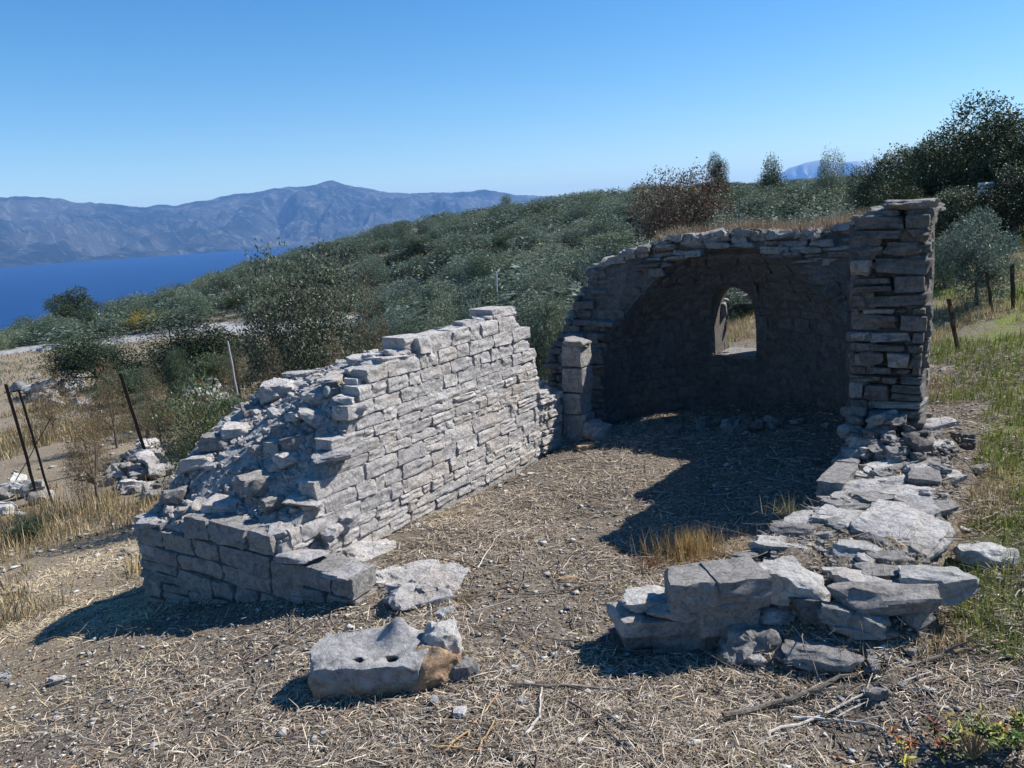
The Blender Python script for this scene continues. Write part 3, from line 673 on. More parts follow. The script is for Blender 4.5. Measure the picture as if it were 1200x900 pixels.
vr = hf_solid(-.25, 2.66, 1.9, 3.45, zR, -.4, seed=9, amp=.014)
add_obj('rubble_core', mesh('rubble_core', vr[0] - np.array([O[0], O[1], 0]), vr[1], M['ground'], True, 50), RW.root)
course(RW, S_gray, W(2.62, 2.62), W(1.7, 2.62), -.06, lambda u: .46 - u * .1, ch=(.09, .14), ln=(.14, .35), seed=50)
course(RW, S_gray, W(1.7, 3.22), W(2.64, 3.16), .1, lambda u: .34 + u * .14, ch=(.09, .14), ln=(.16, .4), seed=51)
# stones named by their place in the picture of the place: (px, py, z_top, length, width, height, angle, set)
for (px, py, zt, l, w, h, an, ms) in [
    (1080, 514, .50, .34, .2, .12, -1.5, R_white), (1030, 508, .50, .22, .2, .08, -.9, R_lit), (1082, 494, .54, .4, .16, .07, -1.5, R_lit), (1045, 540, .42, .34, .16, .09, -1.4, R_lit), (1018, 522, .47, .2, .14, .08, -1.2, R_lit),
    (1012, 567, .40, .34, .24, .16, -1.3, R_lit), (1110, 553, .40, .16, .14, .07, -1.4, R_lit), (1085, 505, .5, .2, .15, .06, -1.2, R_gray), (1060, 478, .58, .3, .2, .08, -1.4, R_gray), (1020, 485, .57, .2, .14, .07, -1.4, R_lit),
    (940, 605, .36, .28, .2, .15, -1.2, R_lit), (985, 604, .38, .22, .16, .12, -1.0, R_gray), (940, 634, .34, .46, .2, .14, -1.75, R_white), (1015, 640, .37, .32, .16, .1, -1.7, R_white),
    (1060, 607, .40, .46, .42, .16, -.8, R_lit), (1100, 670, .39, .2, .34, .16, -.3, R_white), (925, 668, .38, .34, .18, .18, -2.0, R_white), (1035, 688, .38, .42, .18, .15, -1.75, R_gray), (890, 640, .28, .14, .12, .12, 0, R_gray),
    (1000, 715, .3, .26, .12, .1, -2.1, R_gray), (1075, 712, .3, .12, .1, .1, -1.0, R_gray), (955, 700, .3, .22, .12, .14, -2.2, R_dark)]:
    p = onz(px, py, zt); h *= .75; RW.put(ms, (p.x, p.y, zt - h / 2), (l, w, h), AZW + an + math.pi / 2 + (0 if ms is not R_white else 0) - 0.0 if False else math.atan2(1, 0) + an + math.pi, (random.uniform(-.1, .1), random.uniform(-.12, .12)))
# rubble at the pier's foot
for k in range(46):
    px = random.uniform(1002, 1102); f = random.random(); py = 480 - f * 62 * (1 - .3 * (px < 1040)); s_ = 2.58 - .28 * (1 - f); 
    t_ = float(np.interp(px, [1000, 1105], [2.64, 3.14])); z_ = .47 + f * .22
    p = W(s_, t_); q = random.uniform(.035, .1); RW.put(R_gray + R_dark, (p[0], p[1], z_ - .05), (q * 1.8, q * 1.2, q * .8), random.uniform(0, 6), (random.uniform(-.3, .3), random.uniform(-.3, .3)))
for k in range(24):   # flat slabs bedded all along the stump
    s = random.uniform(.15, 2.6); t = random.uniform(float(rin(s)) + .08, 3.22); z_ = float(zR(np.array([s]), np.array([t]))[0]); p = W(s, t); q = random.uniform(.1, .24)
    RW.put(random.choice((R_lit, R_gray, R_gray, R_white)), (p[0], p[1], z_ + .005), (q * 1.4, q * .9, random.uniform(.04, .08)), random.gauss(0, .35), (random.uniform(-.06, .06), random.uniform(-.06, .06)))
for k in range(100):
    s = random.uniform(.1, 2.6); t = random.uniform(float(rin(s)), 3.25); z_ = float(zR(np.array([s]), np.array([t]))[0]); p = W(s, t); q = random.uniform(.03, .08)
    RW.put(R_lit + R_gray, (p[0], p[1], z_ + q * .2), (q * 1.6, q * 1.1, q * .7), random.uniform(0, 6), (random.uniform(-.3, .3), random.uniform(-.3, .3)))
for k in range(1500):
    s = random.uniform(-.05, 2.6); t = random.uniform(float(rin(s)), 3.3); z_ = float(zR(np.array([s]), np.array([t]))[0]); p = W(s, t); q = random.uniform(.01, .035)
    RW.put(R_small, (p[0], p[1], z_ + q * .2), (q * 1.5, q, q * .7), random.uniform(0, 6), (0, 0), stuff=True)
RW.finish('small_rubble', M['stone'])

# ---- the stacked block pile at the right side of the doorway ---------------
def rz_px(an): return an
DB = Wall('door_jamb_remains', 'stack of split blocks right of the doorway, two squared blocks on top', 'stone stack')
def blk(px, py, zt, l, w, h, an, ms, tl=(0, 0)):
    zt -= .035; py += 10; p = onz(px, py, zt); DB.put(ms, (p.x, p.y, zt - h / 2), (l, w, h), an, tl)
for a_ in [(812, 662, .43, .24, .22, .14, -.05, S_gray), (862, 657, .44, .235, .24, .145, .12, S_gray), (760, 684, .31, .27, .2, .07, .12, R_white), (800, 690, .30, .34, .22, .07, .02, R_lit), (845, 690, .3, .28, .2, .14, .1, S_gray),
           (738, 700, .27, .16, .2, .1, .3, R_lit), (785, 704, .235, .42, .22, .08, -.06, S_gray), (745, 714, .17, .17, .2, .12, .1, S_gray), (800, 720, .155, .3, .2, .11, -.15, S_gray), (850, 715, .18, .24, .22, .12, .05, S_dark), (742, 732, .08, .2, .2, .12, .05, S_dark), (810, 742, .06, .36, .2, .12, -.05, S_dark), (868, 735, .1, .25, .24, .2, 0, S_dark)]: blk(*a_)
_p = onz(810, 668, .3)
DB.finish()

# ------------------------------------------------------------------ loose rocks, each a thing of its own
def loose(name, px, py, l, w, h, rz, mat, label, seed, n=14, sink=.25, block=.6, tilt=(0, 0), cat='rock', rough=.08, z=None, group=None, cuts=7):
    p = G(px, py) if z is None else onz(px, py, z)
    V, Fc = rock(n, seed, block, cuts, rough, (l, w, h), freq=2.2, octv=5)
    m = mesh(name, V, Fc, mat, True, 35)
    return add_obj(name, m, None, (p.x, p.y, p.z + h / 2 - h * sink), (tilt[0], tilt[1], rz), label=label, cat=cat, group=group)

def boulder():
    # the big grey boulder in front of the doorway: a lumpy block with a horn, two holes, ochre lower face
    k = NT('boulder_stone', .85, .25); p = k.coords('Object'); g = k.n('ShaderNodeSeparateXYZ'); k.l(p, g.inputs[0])
    med = k.noise(p, 18, 8, .7, .5); fine = k.noise(p, 90, 6, .7); big = k.noise(p, 5, 4, .6)
    c = k.ramp(med, [(.3, (.15, .15, .15)), (.44, (.31, .305, .30)), (.58, (.40, .39, .385)), (.75, (.55, .54, .53))])
    oc_ = k.ramp(med, [(.3, (.16, .09, .05)), (.5, (.42, .24, .11)), (.7, (.55, .36, .2))])
    low = k.math('ADD', g.outputs['Z'], k.math('MULTIPLY', k.math('SUBTRACT', big, .5), .25)); lowm = k.ramp(low, [(.42, (1, 1, 1)), (.48, (0, 0, 0))])
    mp = k.n('ShaderNodeMapRange'); k.l(low, mp.inputs[0]); mp.inputs[1].default_value = .045; mp.inputs[2].default_value = -.035
    c = k.mix(mp.outputs[0], c, oc_); b = k.bump(med, 1.0, .03); b = k.bump(fine, 1.0, .008, b); mat = k.done(c, b)
    V, Fc = rock(48, 512, .74, 9, .06, (.52, .32, .22), cut=(.75, .98), freq=1.7, octv=5)
    # horn at the back right, saddle, two holes, split on the right
    def bumpat(P, c_, r_, d_): q = np.linalg.norm((P - np.array(c_)) / np.array(r_), axis=1); return np.exp(-q ** 2 * 1.6)[:, None] * np.array(d_)
    V = V + bumpat(V, (.10, .09, .11), (.08, .06, .07), (.02, .02, .085)) + bumpat(V, (-.02, .04, .13), (.13, .12, .07), (0, 0, -.03))
    for (c_, r_, dp) in (((-.03, -.10, .105), .022, .05), ((.115, -.09, .09), .032, .07), ((.04, -.1, .1), .02, .01)):
        q = np.linalg.norm((V - np.array(c_)) / r_, axis=1); V = V + np.clip(1.3 - q, 0, 1)[:, None] * np.array([0, dp, -dp * .8])
    V = V + (fbm(V * 30, 4, 3) * .004)[:, None]
    p0 = onz(440, 795, .0); m = mesh('boulder', V, Fc, mat, True, 60)
    add_obj('boulder', m, None, (p0.x - .01, p0.y + .03, .04), (.1, -.04, -.12), label='large grey boulder with two dark holes, a raised horn and an ochre-stained lower face', cat='boulder')
boulder()
loose('loose_rock', 508, 800, .26, .2, .18, .35, M['stone_tan'], 'orange-brown split rock leaning against the right of the big holed boulder', 61, sink=.25, tilt=(.2, -.3))
loose('loose_rock', 520, 778, .16, .15, .2, .1, M['stone_white'], 'rounded whitish rock behind the orange split rock beside the holed boulder', 62, sink=.05, block=.3)
loose('loose_rock', 545, 795, .12, .1, .09, .4, M['stone'], 'small grey angular rock just right of the orange split rock', 63)
loose('loose_rock', 885, 768, .34, .18, .17, .25, M['stone'], 'mottled dark and white rock lying in front of the doorway stack at right', 64, n=18, block=.4, rough=.12)
loose('flat_slab', 910, 722, .52, .2, .12, -.12, M['stone_lit'], 'long low grey slab in the dry grass right of the doorway stack', 65, n=16, block=.8, sink=.15)
loose('loose_rock', 1155, 662, .25, .15, .11, -.45, M['stone_white'], 'white pointed slab standing apart on the grass at the right of the collapsed wall', 66, block=.7)
loose('loose_rock', 1127, 528, .12, .14, .14, .1, M['stone_dark'], 'small dark block against the outer side of the right-hand wall stump', 67, block=.8, sink=.1)
loose('loose_rock', 1150, 552, .14, .1, .05, .3, M['stone'], 'flat grey stone half sunk in the green grass right of the wall stump', 68)
loose('loose_rock', 385, 683, .14, .1, .07, .2, M['stone_white'], 'small white rock on the right end of the low front stub', 69, z=.14) if False else None
loose('bedrock_slab', 505, 700, .46, .3, .16, .5, M['stone_lit'], 'whitish weathered bedrock slab rising from the litter above the holed boulder', 70, n=26, block=.35, sink=.35, rough=.14)
loose('bedrock_slab', 470, 680, .4, .26, .1, .2, M['stone_lit'], 'pale grey bedrock knob between the front stub and the whitish slab', 71, n=20, block=.35, sink=.45, rough=.16)
loose('bedrock_slab', 430, 650, .36, .24, .1, .6, M['stone_lit'], 'low grey rock outcrop at the foot of the sunlit wall behind the front stub', 72, n=18, block=.4, sink=.35, rough=.14)
loose('loose_rock', 522, 725, .1, .07, .05, .9, M['stone_white'], 'small whitish stone at the front tip of the weathered bedrock slab', 73)
loose('loose_rock', 687, 527, .16, .12, .07, .1, M['stone_tan'], 'small brownish rock beside the dry grass tuft at the far end of the sunlit wall', 74)
loose('loose_rock', 664, 681, .13, .05, .03, -.1, M['stone_tan'], 'flat orange chip lying alone on the nave floor litter', 75, n=8)
for i, (px, py, q) in enumerate([(510, 828, .05), (540, 838, .07), (612, 829, .05), (716, 792, .045), (68, 803, .08), (105, 768, .04), (3, 798, .09), (605, 788, .04), (490, 618, .05), (595, 584, .03), (660, 650, .04), (533, 826, .03), (590, 812, .035), (640, 560, .03), (700, 520, .04), (612, 655, .03)]):
    loose('pebble', px, py, q, q * .7, q * .5, random.uniform(0, 3), M['stone_white'], 'small white stone lying loose on the dry litter', 200 + i, n=5, sink=.2, cat='pebble', group='white pebbles on the litter')
# rubble heaps beyond the front stub and by the fence: every stone a thing
def heap(cx, cy, wpx, hpx, n, lo, hi, sets, label, group, seed, pile=0.0):
    rs = random.Random(seed)
    for i in range(n):
        a_ = rs.gauss(0, .45); b_ = rs.gauss(0, .45); px = cx + a_ * wpx; py = cy + b_ * hpx
        p = G(px, py); q = rs.uniform(lo, hi); m = rs.choice(rs.choice(sets))
        z_ = p.z + q * .2 + max(0, pile * (1 - (a_ * a_ + b_ * b_) * 1.6)) * rs.random()
        add_obj('heap_stone', m, None, (p.x, p.y, z_), (rs.uniform(-.4, .4), rs.uniform(-.4, .4), rs.uniform(0, 6)), (q * 1.5, q * 1.1, q * .75), label=label, cat='stone', group=group)
heap(170, 556, 56, 28, 72, .10, .25, (R_gray, R_gray, R_dark, R_lit), 'rough stone in the tumbled row between the fence post and the front stub', 'stones of the tumbled row by the leaning post', 1, .32)
heap(25, 585, 30, 18, 16, .1, .26, (R_white, R_gray), 'pale rock in the heap at the left edge beside the two leaning posts', 'rocks heaped at the left edge', 2, .2)
heap(60, 462, 34, 18, 26, .2, .5, (R_white, R_gray), 'white rock in the heap on the slope below the road', 'white rocks on the slope below the road', 3, .3)
heap(235, 462, 30, 14, 40, .08, .28, (R_white, R_gray), 'small pale stone in the heap behind the yellow-green shrub', 'pale stones behind the fence shrub', 4, .1)
heap(335, 430, 60, 12, 24, .1, .25, (R_gray, R_white), 'grey stone scattered below the big olive bush', 'stones below the olive bush', 6, .05)
heap(860, 500, 90, 8, 26, .04, .12, (R_gray, R_dark), 'shadowed stone lying on the floor inside the apse', 'stones on the apse floor', 8, .02)

# ------------------------------------------------------------------ tubes, posts, sign
def tube(pts, rad, ns=5):
    V = []; Fc = []; n = len(pts); pts = [Vector(p) for p in pts]
    for i, p in enumerate(pts):
        d = (pts[min(i + 1, n - 1)] - pts[max(i - 1, 0)]).normalized(); a_ = d.orthogonal().normalized() if abs(d.z) > .99 else d.cross(Vector((0, 0, 1))).normalized(); b_ = d.cross(a_)
        r = rad[i] if isinstance(rad, (list, tuple)) else rad
        for k in range(ns): V.append(tuple(p + (a_ * math.cos(k * 2 * math.pi / ns) + b_ * math.sin(k * 2 * math.pi / ns)) * r))
    for i in range(n - 1):
        for k in range(ns): k2 = (k + 1) % ns; Fc.append([i * ns + k, i * ns + k2, (i + 1) * ns + k2, (i + 1) * ns + k])
    return V, Fc, [list(range(ns))[::-1], [(n - 1) * ns + k for k in range(ns)]]
def tube_mesh(name, pts, rad, mat, ns=5):
    V, Fc, caps = tube(pts, rad, ns); return mesh(name, V, Fc + caps, mat)
def post(name, bx, by, tx, ty, r, mat, label, cat='fence post', zoff=0, prof='round', group=None):
    b_ = G(bx, by); dist = math.hypot(b_.x, b_.y); d = ray(tx, ty); k = dist / math.hypot(d[0], d[1]); top = Vector((d[0] * k, d[1] * k, CAM_Z + d[2] * k))
    v = top - b_; n = 8; rs = random.Random(int(tx)); pts = [v * (i / n) + Vector((rs.uniform(-1, 1), rs.uniform(-1, 1), 0)) * .006 for i in range(n + 1)]; pts[0] = v * -.12
    if prof == 'angle':   # L-section iron stake
        a_ = Vector((1, .2, 0)).normalized(); b2 = Vector((-.2, 1, 0)); V = []; Fc = []
        for q in pts:
            for u, w in ((0, 0), (1, 0), (1, .16), (.16, .16), (.16, 1), (0, 1)): V.append(tuple(q + a_ * (u - .5) * 2 * r + b2 * (w - .5) * 2 * r))
        for i in range(n):
            for e in range(6): Fc.append((i * 6 + e, i * 6 + (e + 1) % 6, (i + 1) * 6 + (e + 1) % 6, (i + 1) * 6 + e))
        Fc += [tuple(range(5, -1, -1)), tuple(n * 6 + e for e in range(6))]; m = mesh(name, V, Fc, mat)
    else: m = tube_mesh(name, pts, r, mat, 8)
    return add_obj(name, m, None, b_, label=label, cat=cat, group=group), top
post('fence_post', 46, 588, 8, 450, .022, M['rust'], 'leftmost rusty stake of the leaning pair at the left edge', prof='angle')
post('fence_post', 62, 590, 22, 456, .017, M['rust'], 'thinner right-hand stake of the leaning pair at the left edge', prof='angle')
post('fence_brace', 12, 575, 60, 490, .008, M['rust'], 'thin diagonal rod crossing behind the leaning pair of stakes', 'brace')
post('fence_post', 176, 547, 141, 437, .027, M['rust'], 'rusty stake leaning left above the tumbled stones beside the front stub', prof='angle')
post('fence_post', 242, 500, 228, 458, .012, M['rust'], 'short thin dark stake in front of the yellow-green shrub', prof='angle')
post('fence_post', 283, 488, 267, 400, .02, M['galv'], 'pale galvanised stake leaning left behind the broken wall')
post('fence_post', 287, 490, 274, 420, .014, M['rust'], 'dark stake tight against the pale galvanised one')
post('marker_post', 92, 397, 89, 378, .07, M['galv'], 'short whitish marker post on the verge of the road')
post('fence_post', 204, 440, 197, 372, .03, M['rust'], 'dark stake standing in the dark bush below the road')
post('fence_post', 1122, 412, 1112, 350, .015, M['rust'], 'dark stake just right of the masonry pier', prof='angle')
post('fence_post', 1187, 362, 1186, 308, .016, M['rust'], 'thin dark stake at the right edge by the olive sapling', prof='angle')
post('fence_post', 1163, 366, 1156, 318, .012, M['rust'], 'thin stake on the grassy bank right of the olive sapling', prof='angle')
post('fence_post', 584, 375, 581, 318, .03, M['galv'], 'thin grey stake among the shrubs above the sunlit wall')
def sign():
    x, y = AT(1152, 17); z0 = H1(x, y); zt = ZTOP(1152, 214, 17)
    r = empty('signpost', (x, y, z0), -.2, label='small white two-board sign on a dark pole before the dark trees at right', cat='sign')
    add_obj('pole', tube_mesh('pole', [(0, 0, -.2), (0, 0, (zt - z0) * .5), (0, 0, zt - z0 - .02)], .03, M['rust'], 8), r)
    def board(zc, w, h, x0, name):
        V, Fc = cube_grid(1); return add_obj(name, mesh(name, V * np.array([w / 2, .012, h / 2]), Fc, M['sign']), r, (x0, -.045, zc))
    hz = zt - z0; b1 = board(hz - .05, .25, .1, 0, 'sign_board'); b2 = board(hz - .17, .25, .1, 0, 'sign_board')
    for b_ in (b1, b2):
        for k in range(4):
            V, Fc = cube_grid(1); add_obj('lettering', mesh('lettering', V * np.array([.018, .003, .014]), Fc, M['print']), b_, (-.085 + k * .05, -.0155, random.uniform(-.01, .01)))
sign()

# ------------------------------------------------------------------ foliage
def leaves(C, Nn, ln, wd, rs, cols, up=.3):
    "one bent quad per leaf at points C, roughly facing Nn"
    n = len(C); D = Nn + rs.normal(0, .9, (n, 3)); D[:, 2] += up; D /= np.linalg.norm(D, axis=1)[:, None]
    Rr = rs.normal(size=(n, 3)); S = np.cross(D, Rr); S /= np.linalg.norm(S, axis=1)[:, None]
    L = (ln * rs.uniform(.6, 1.3, n))[:, None]; Wd = (wd * rs.uniform(.6, 1.3, n))[:, None]
    a_ = C - D * L * .5; b_ = C + S * Wd * .5; c_ = C + D * L * .5; d_ = C - S * Wd * .5
    V = np.stack([a_, b_, c_, d_], 1).reshape(-1, 3); Fc = np.arange(4 * n).reshape(n, 4)
    ci = rs.choice(len(cols), n, p=None); col = np.array(cols)[ci] * rs.uniform(.85, 1.18, (n, 1)); return V, Fc, np.repeat(col, 4, 0)
def crown(seed, n, ln, wd, cols, blobs=14, flat=.8, bottom=.0, spread=.33, core=.25, sprig=.0, dome=False):
    "unit crown: width about 1, height about 1, base at z=0"
    rs = np.random.RandomState(seed); B = []
    while len(B) < blobs:
        p = rs.uniform(-1, 1, 3)
        if np.linalg.norm(p) < 1 and p[2] > -.85: B.append(p * np.array([.34, .34, .40]) + np.array([0, 0, .47]))
    B = np.array(B)
    if dome: B[:, 2] = .17 + np.abs(B[:, 2] - .47) / .4 * .50; B[:, :2] *= (1.25 - .45 * (B[:, 2:3] - .17) / .5)
    Rb = rs.uniform(.11, .23, blobs); w = Rb ** 2; w /= w.sum(); k = rs.choice(blobs, n, p=w)
    D = rs.normal(size=(n, 3)); D /= np.linalg.norm(D, axis=1)[:, None]
    rad = Rb[k] * (rs.uniform(core, 1, n) ** .45) * np.clip(1 + .35 * fbm(D * 2.5 + k[:, None] * 3.1, 3, seed), .5, 1.25); P = B[k] + D * rad[:, None]
    if sprig > 0:   # thin shoots poking out of the outline
        ns = int(sprig); kk = rs.choice(blobs, ns, p=w); dd = rs.normal(size=(ns, 3)); dd[:, 2] = np.abs(dd[:, 2]) + .5; dd /= np.linalg.norm(dd, axis=1)[:, None]
        q = []
        for i in range(ns):
            L = rs.uniform(.03, .09)
            for u in np.linspace(0, 1, 9): q.append(B[kk[i]] + dd[i] * (Rb[kk[i]] * .8 + L * u) + rs.normal(0, .006, 3))
        P = np.concatenate([P, np.array(q)]); D = np.concatenate([D, np.repeat(dd, 9, 0)])
    if dome: P[:, 2] *= .95 / np.percentile(P[:, 2], 99.7)
    P[:, 2] = np.maximum(P[:, 2], .01 + np.abs(rs.normal(0, .03, len(P))))
    return leaves(P, D, ln, wd, rs, cols) + (B, Rb)
OL = [(.11, .15, .12), (.135, .175, .145), (.17, .21, .18), (.09, .125, .10), (.20, .235, .21)]
DG = [(.016, .026, .014), (.026, .042, .02), (.038, .058, .025), (.055, .075, .035)]
MG = [(.085, .125, .08), (.105, .145, .095), (.125, .165, .105), (.068, .10, .065)]
YG = [(.12, .13, .045), (.16, .16, .06), (.07, .09, .03), (.22, .20, .09)]
BR = [(.15, .085, .06), (.19, .115, .08), (.10, .06, .045), (.23, .15, .11)]
TN = [(.20, .14, .085), (.14, .10, .065), (.28, .21, .13), (.085, .065, .045), (.12, .12, .06)]
YL = [(.38, .27, .04), (.28, .2, .04), (.14, .13, .04)]
PROTO = {}
def proto(key, seed, n, ln, wd, cols, blobs=14, **k):
    V, Fc, C_, B, Rb = crown(seed, n, ln, wd, cols, blobs, **k)
    m = mesh('crown', V, Fc, M['leaf']); point_color(m, C_)
    # woody part: leaning trunk splitting into limbs that reach the clumps
    rs = random.Random(seed); parts = []
    fork = Vector((rs.uniform(-.03, .03), rs.uniform(-.03, .03), .22)); v, f, c = tube([(0, 0, -.08), (rs.uniform(-.01, .01), 0, .08), tuple(fork)], [.034, .027, .022], 6); parts.append((np.array(v), np.array(f)))
    for i in rs.sample(range(len(B)), min(7, len(B))):
        e = Vector(B[i]); mid = fork.lerp(e, .5) + Vector((rs.uniform(-.04, .04), rs.uniform(-.04, .04), rs.uniform(-.02, .04)))
        v, f, c = tube([tuple(fork), tuple(mid), tuple(e)], [.018, .011, .004], 5); parts.append((np.array(v), np.array(f)))
    v, f = merge(parts); PROTO[key] = (m, mesh('trunk', v, f, M['bark'], True))
proto('olive1', 1, 16000, .030, .009, OL, 16, sprig=60); proto('olive2', 2, 16000, .030, .009, OL, 20, sprig=60); proto('olive3', 3, 16000, .031, .010, OL + MG, 13, sprig=80)
proto('olive_dark', 21, 26000, .021, .009, [(.05, .065, .045), (.075, .095, .065), (.11, .135, .10), (.035, .045, .03), (.16, .18, .14)], 26, sprig=90, dome=True)
proto('dark_dome', 22, 14000, .026, .014, DG + MG[:1], 24, sprig=50, dome=True)
proto('far1', 4, 10000, .029, .012, OL + MG + MG, 14, sprig=30, dome=True); proto('far2', 5, 10000, .029, .012, MG + OL, 18, sprig=30, dome=True); proto('far3', 6, 10000, .029, .012, MG + DG, 12, sprig=40, dome=True); proto('far4', 16, 10000, .029, .012, MG + OL, 22, dome=True)
proto('dark1', 7, 24000, .019, .010, DG, 18, sprig=60); proto('dark2', 8, 24000, .019, .010, DG + MG, 22, sprig=60); proto('dark3', 9, 24000, .020, .011, DG + DG + MG, 15, sprig=60)
proto('brown', 10, 20000, .020, .011, BR, 44, sprig=5, core=.5); proto('tan', 11, 9000, .026, .006, TN, 20, sprig=90, dome=True); proto('yellow', 12, 3000, .03, .012, YL, 10); proto('yg', 13, 11000, .026, .010, YG + MG, 20, sprig=80, dome=True)
def plant(name, key, x, y, w, h, label, cat, group=None, rz=None, z=None, wy=None):
    cm, tm = PROTO[key]; z0 = H1(x, y) if z is None else z
    r = empty(name, (x, y, z0 - .03), random.uniform(0, 6.28) if rz is None else rz, label=label, cat=cat, group=group)
    add_obj('crown', cm, r, sc=(w, wy or w, h)); add_obj('trunk', tm, r, sc=(w, w, h)); return r
def tree_at(name, key, px, r, ytop, wpx, label, cat='tree', group=None, extra=1.0, zfoot=None):
    x, y = AT(px, r); zt = ZTOP(px, ytop, r); z0 = H1(x, y); h = max(.4, (zt - z0) / .93); return plant(name, key, x, y, wpx / FPX * r * 1.12, h * extra, label, cat, group)
# individually recognisable plants
tree_at('olive_bush', 'olive_dark', 347, 15, 294, 165, 'large grey-green olive bush with a ragged top in front of the road', 'bush')
tree_at('dark_bush', 'dark_dome', 200, 30, 378, 120, 'dark green bush in front of the road with a stake standing in it', 'bush')
tree_at('dark_bush', 'dark_dome', 82, 31, 392, 92, 'dark low bush below the road at far left', 'bush')
tree_at('dry_bush', 'tan', 425, 13, 326, 60, 'half-dead bush with tan dry twigs right of the big olive bush', 'bush')
tree_at('green_shrub', 'olive3', 462, 13.5, 352, 60, 'olive-green shrub behind the top of the sunlit wall, next to the dry bush', 'shrub')
tree_at('fence_shrub', 'yg', 205, 9.8, 436, 118, 'yellow-green leafy shrub behind the leaning rusty stake', 'shrub')
tree_at('fence_shrub', 'yg', 262, 9.6, 470, 46, 'small pale green shrub at the feet of the galvanised stake', 'shrub')
tree_at('broom_shrub', 'yellow', 150, 56, 359, 58, 'yellow shrub beyond the road', 'shrub')
tree_at('round_tree', 'dark3', 72, 66, 337, 66, 'dark round tree against the sea beyond the road', 'tree')
tree_at('brown_bush', 'brown', 797, 26, 199, 118, 'reddish brown rounded bush on the hill above the apse', 'bush')
tree_at('pine_tree', 'dark1', 842, 55, 182, 38, 'small dark pine on the skyline left of the apse top', 'tree')
tree_at('hill_tree', 'far3', 908, 48, 184, 48, 'rounded green tree on the skyline above the apse', 'tree')
tree_at('hill_tree', 'far4', 972, 45, 178, 44, 'dome-shaped tree in front of the pale distant hills', 'tree')
tree_at('hill_tree', 'far1', 596, 80, 228, 26, 'lone small tree breaking the skyline at the end of the mountain ridge', 'tree')
tree_at('olive_sapling', 'olive2', 1148, 11.5, 236, 92, 'grey-green young olive right of the masonry pier', 'tree')
tree_at('olive_sapling', 'olive3', 1110, 13, 262, 60, 'green young olive partly behind the masonry pier', 'tree')
for i, (px, r, yt, w, key, lab) in enumerate([(1168, 21, 118, 150, 'dark1', 'tallest dark evergreen at the right edge'), (1098, 22, 150, 120, 'dark3', 'dark evergreen left of the tallest one, behind the pier top'), (1045, 24, 172, 95, 'dark2', 'broad dark evergreen left end of the right-hand tree belt'),
        (1215, 20, 135, 120, 'dark2', 'dark evergreen cut by the right edge of the view'), (1130, 27, 165, 110, 'dark1', 'dark evergreen in the second row between the two tallest'), (1010, 32, 190, 55, 'far3', 'smaller lighter evergreen at the left foot of the tree belt'),
        (1085, 26, 165, 90, 'dark1', 'dark evergreen in the back row above the pier top'), (1150, 24, 140, 110, 'dark2', 'dark evergreen in the back row just left of the tallest one'), (1190, 17, 190, 110, 'dark3', 'low dark evergreen below the tallest one near the sign'), (1120, 17.5, 215, 100, 'dark2', 'low dark evergreen directly behind the sign'), (1060, 19, 212, 80, 'dark1', 'low dark evergreen right behind the pier top')]):
    tree_at('evergreen_tree', key, px, r, yt, w, lab, 'tree', 'evergreens of the right-hand tree belt')
# hillside olives and scrub
SKY = interp([(-100, 400), (0, 372), (60, 352), (90, 348), (160, 338), (230, 322), (300, 300), (340, 290), (420, 268), (490, 252), (560, 242), (620, 233), (700, 220), (760, 214), (850, 214), (920, 212), (1000, 205), (1100, 200), (1300, 190)])
rs = random.Random(77); placed = []; cnt = 0; tries = 0
while cnt < 292 and tries < 20000:
    tries += 1; px = rs.uniform(-60, 1130); u = rs.random(); r = 14 + 80 * u ** .9
    if abs(px - 797) < 75 and r < 42: continue
    if px < 300 and r < 55: continue
    if px < 440 and r < 53: continue
    if px > 800 and r < 20: continue
    if px > 980 and r < 24: continue
    x, y = AT(px, r); z0 = H1(x, y)
    wd = rs.uniform(2.8, 5.4) * (1 if r > 25 else .62); hh = rs.uniform(1.3, 2.4) * (1 if r > 25 else .75)
    if any((x - a_) ** 2 + (y - b_) ** 2 < (.33 * (wd + c)) ** 2 for a_, b_, c in placed): continue
    zmax = ZTOP(px, float(SKY(px)) + rs.uniform(-3, 7), r)
    if r < 30: zmax = min(zmax, ZTOP(px, float(np.interp(px, [480, 640, 800, 1000], [330, 290, 262, 250])) + rs.uniform(-10, 8), r))
    hh = min(hh, zmax - z0)
    if r > 72: hh = max(.9, min(zmax - z0, 4.5))
    if hh < .6: continue
    placed.append((x, y, wd)); cnt += 1
    key = rs.choice(['far1', 'far2', 'far3', 'far4', 'olive1', 'olive3'] if r < 45 else ['far1', 'far2', 'far3', 'far4'])
    plant('hillside_olive', key, x, y, wd, hh * .92, 'grey-green olive or scrub bush on the hillside, one of many alike', 'bush', 'olives and scrub covering the hillside')
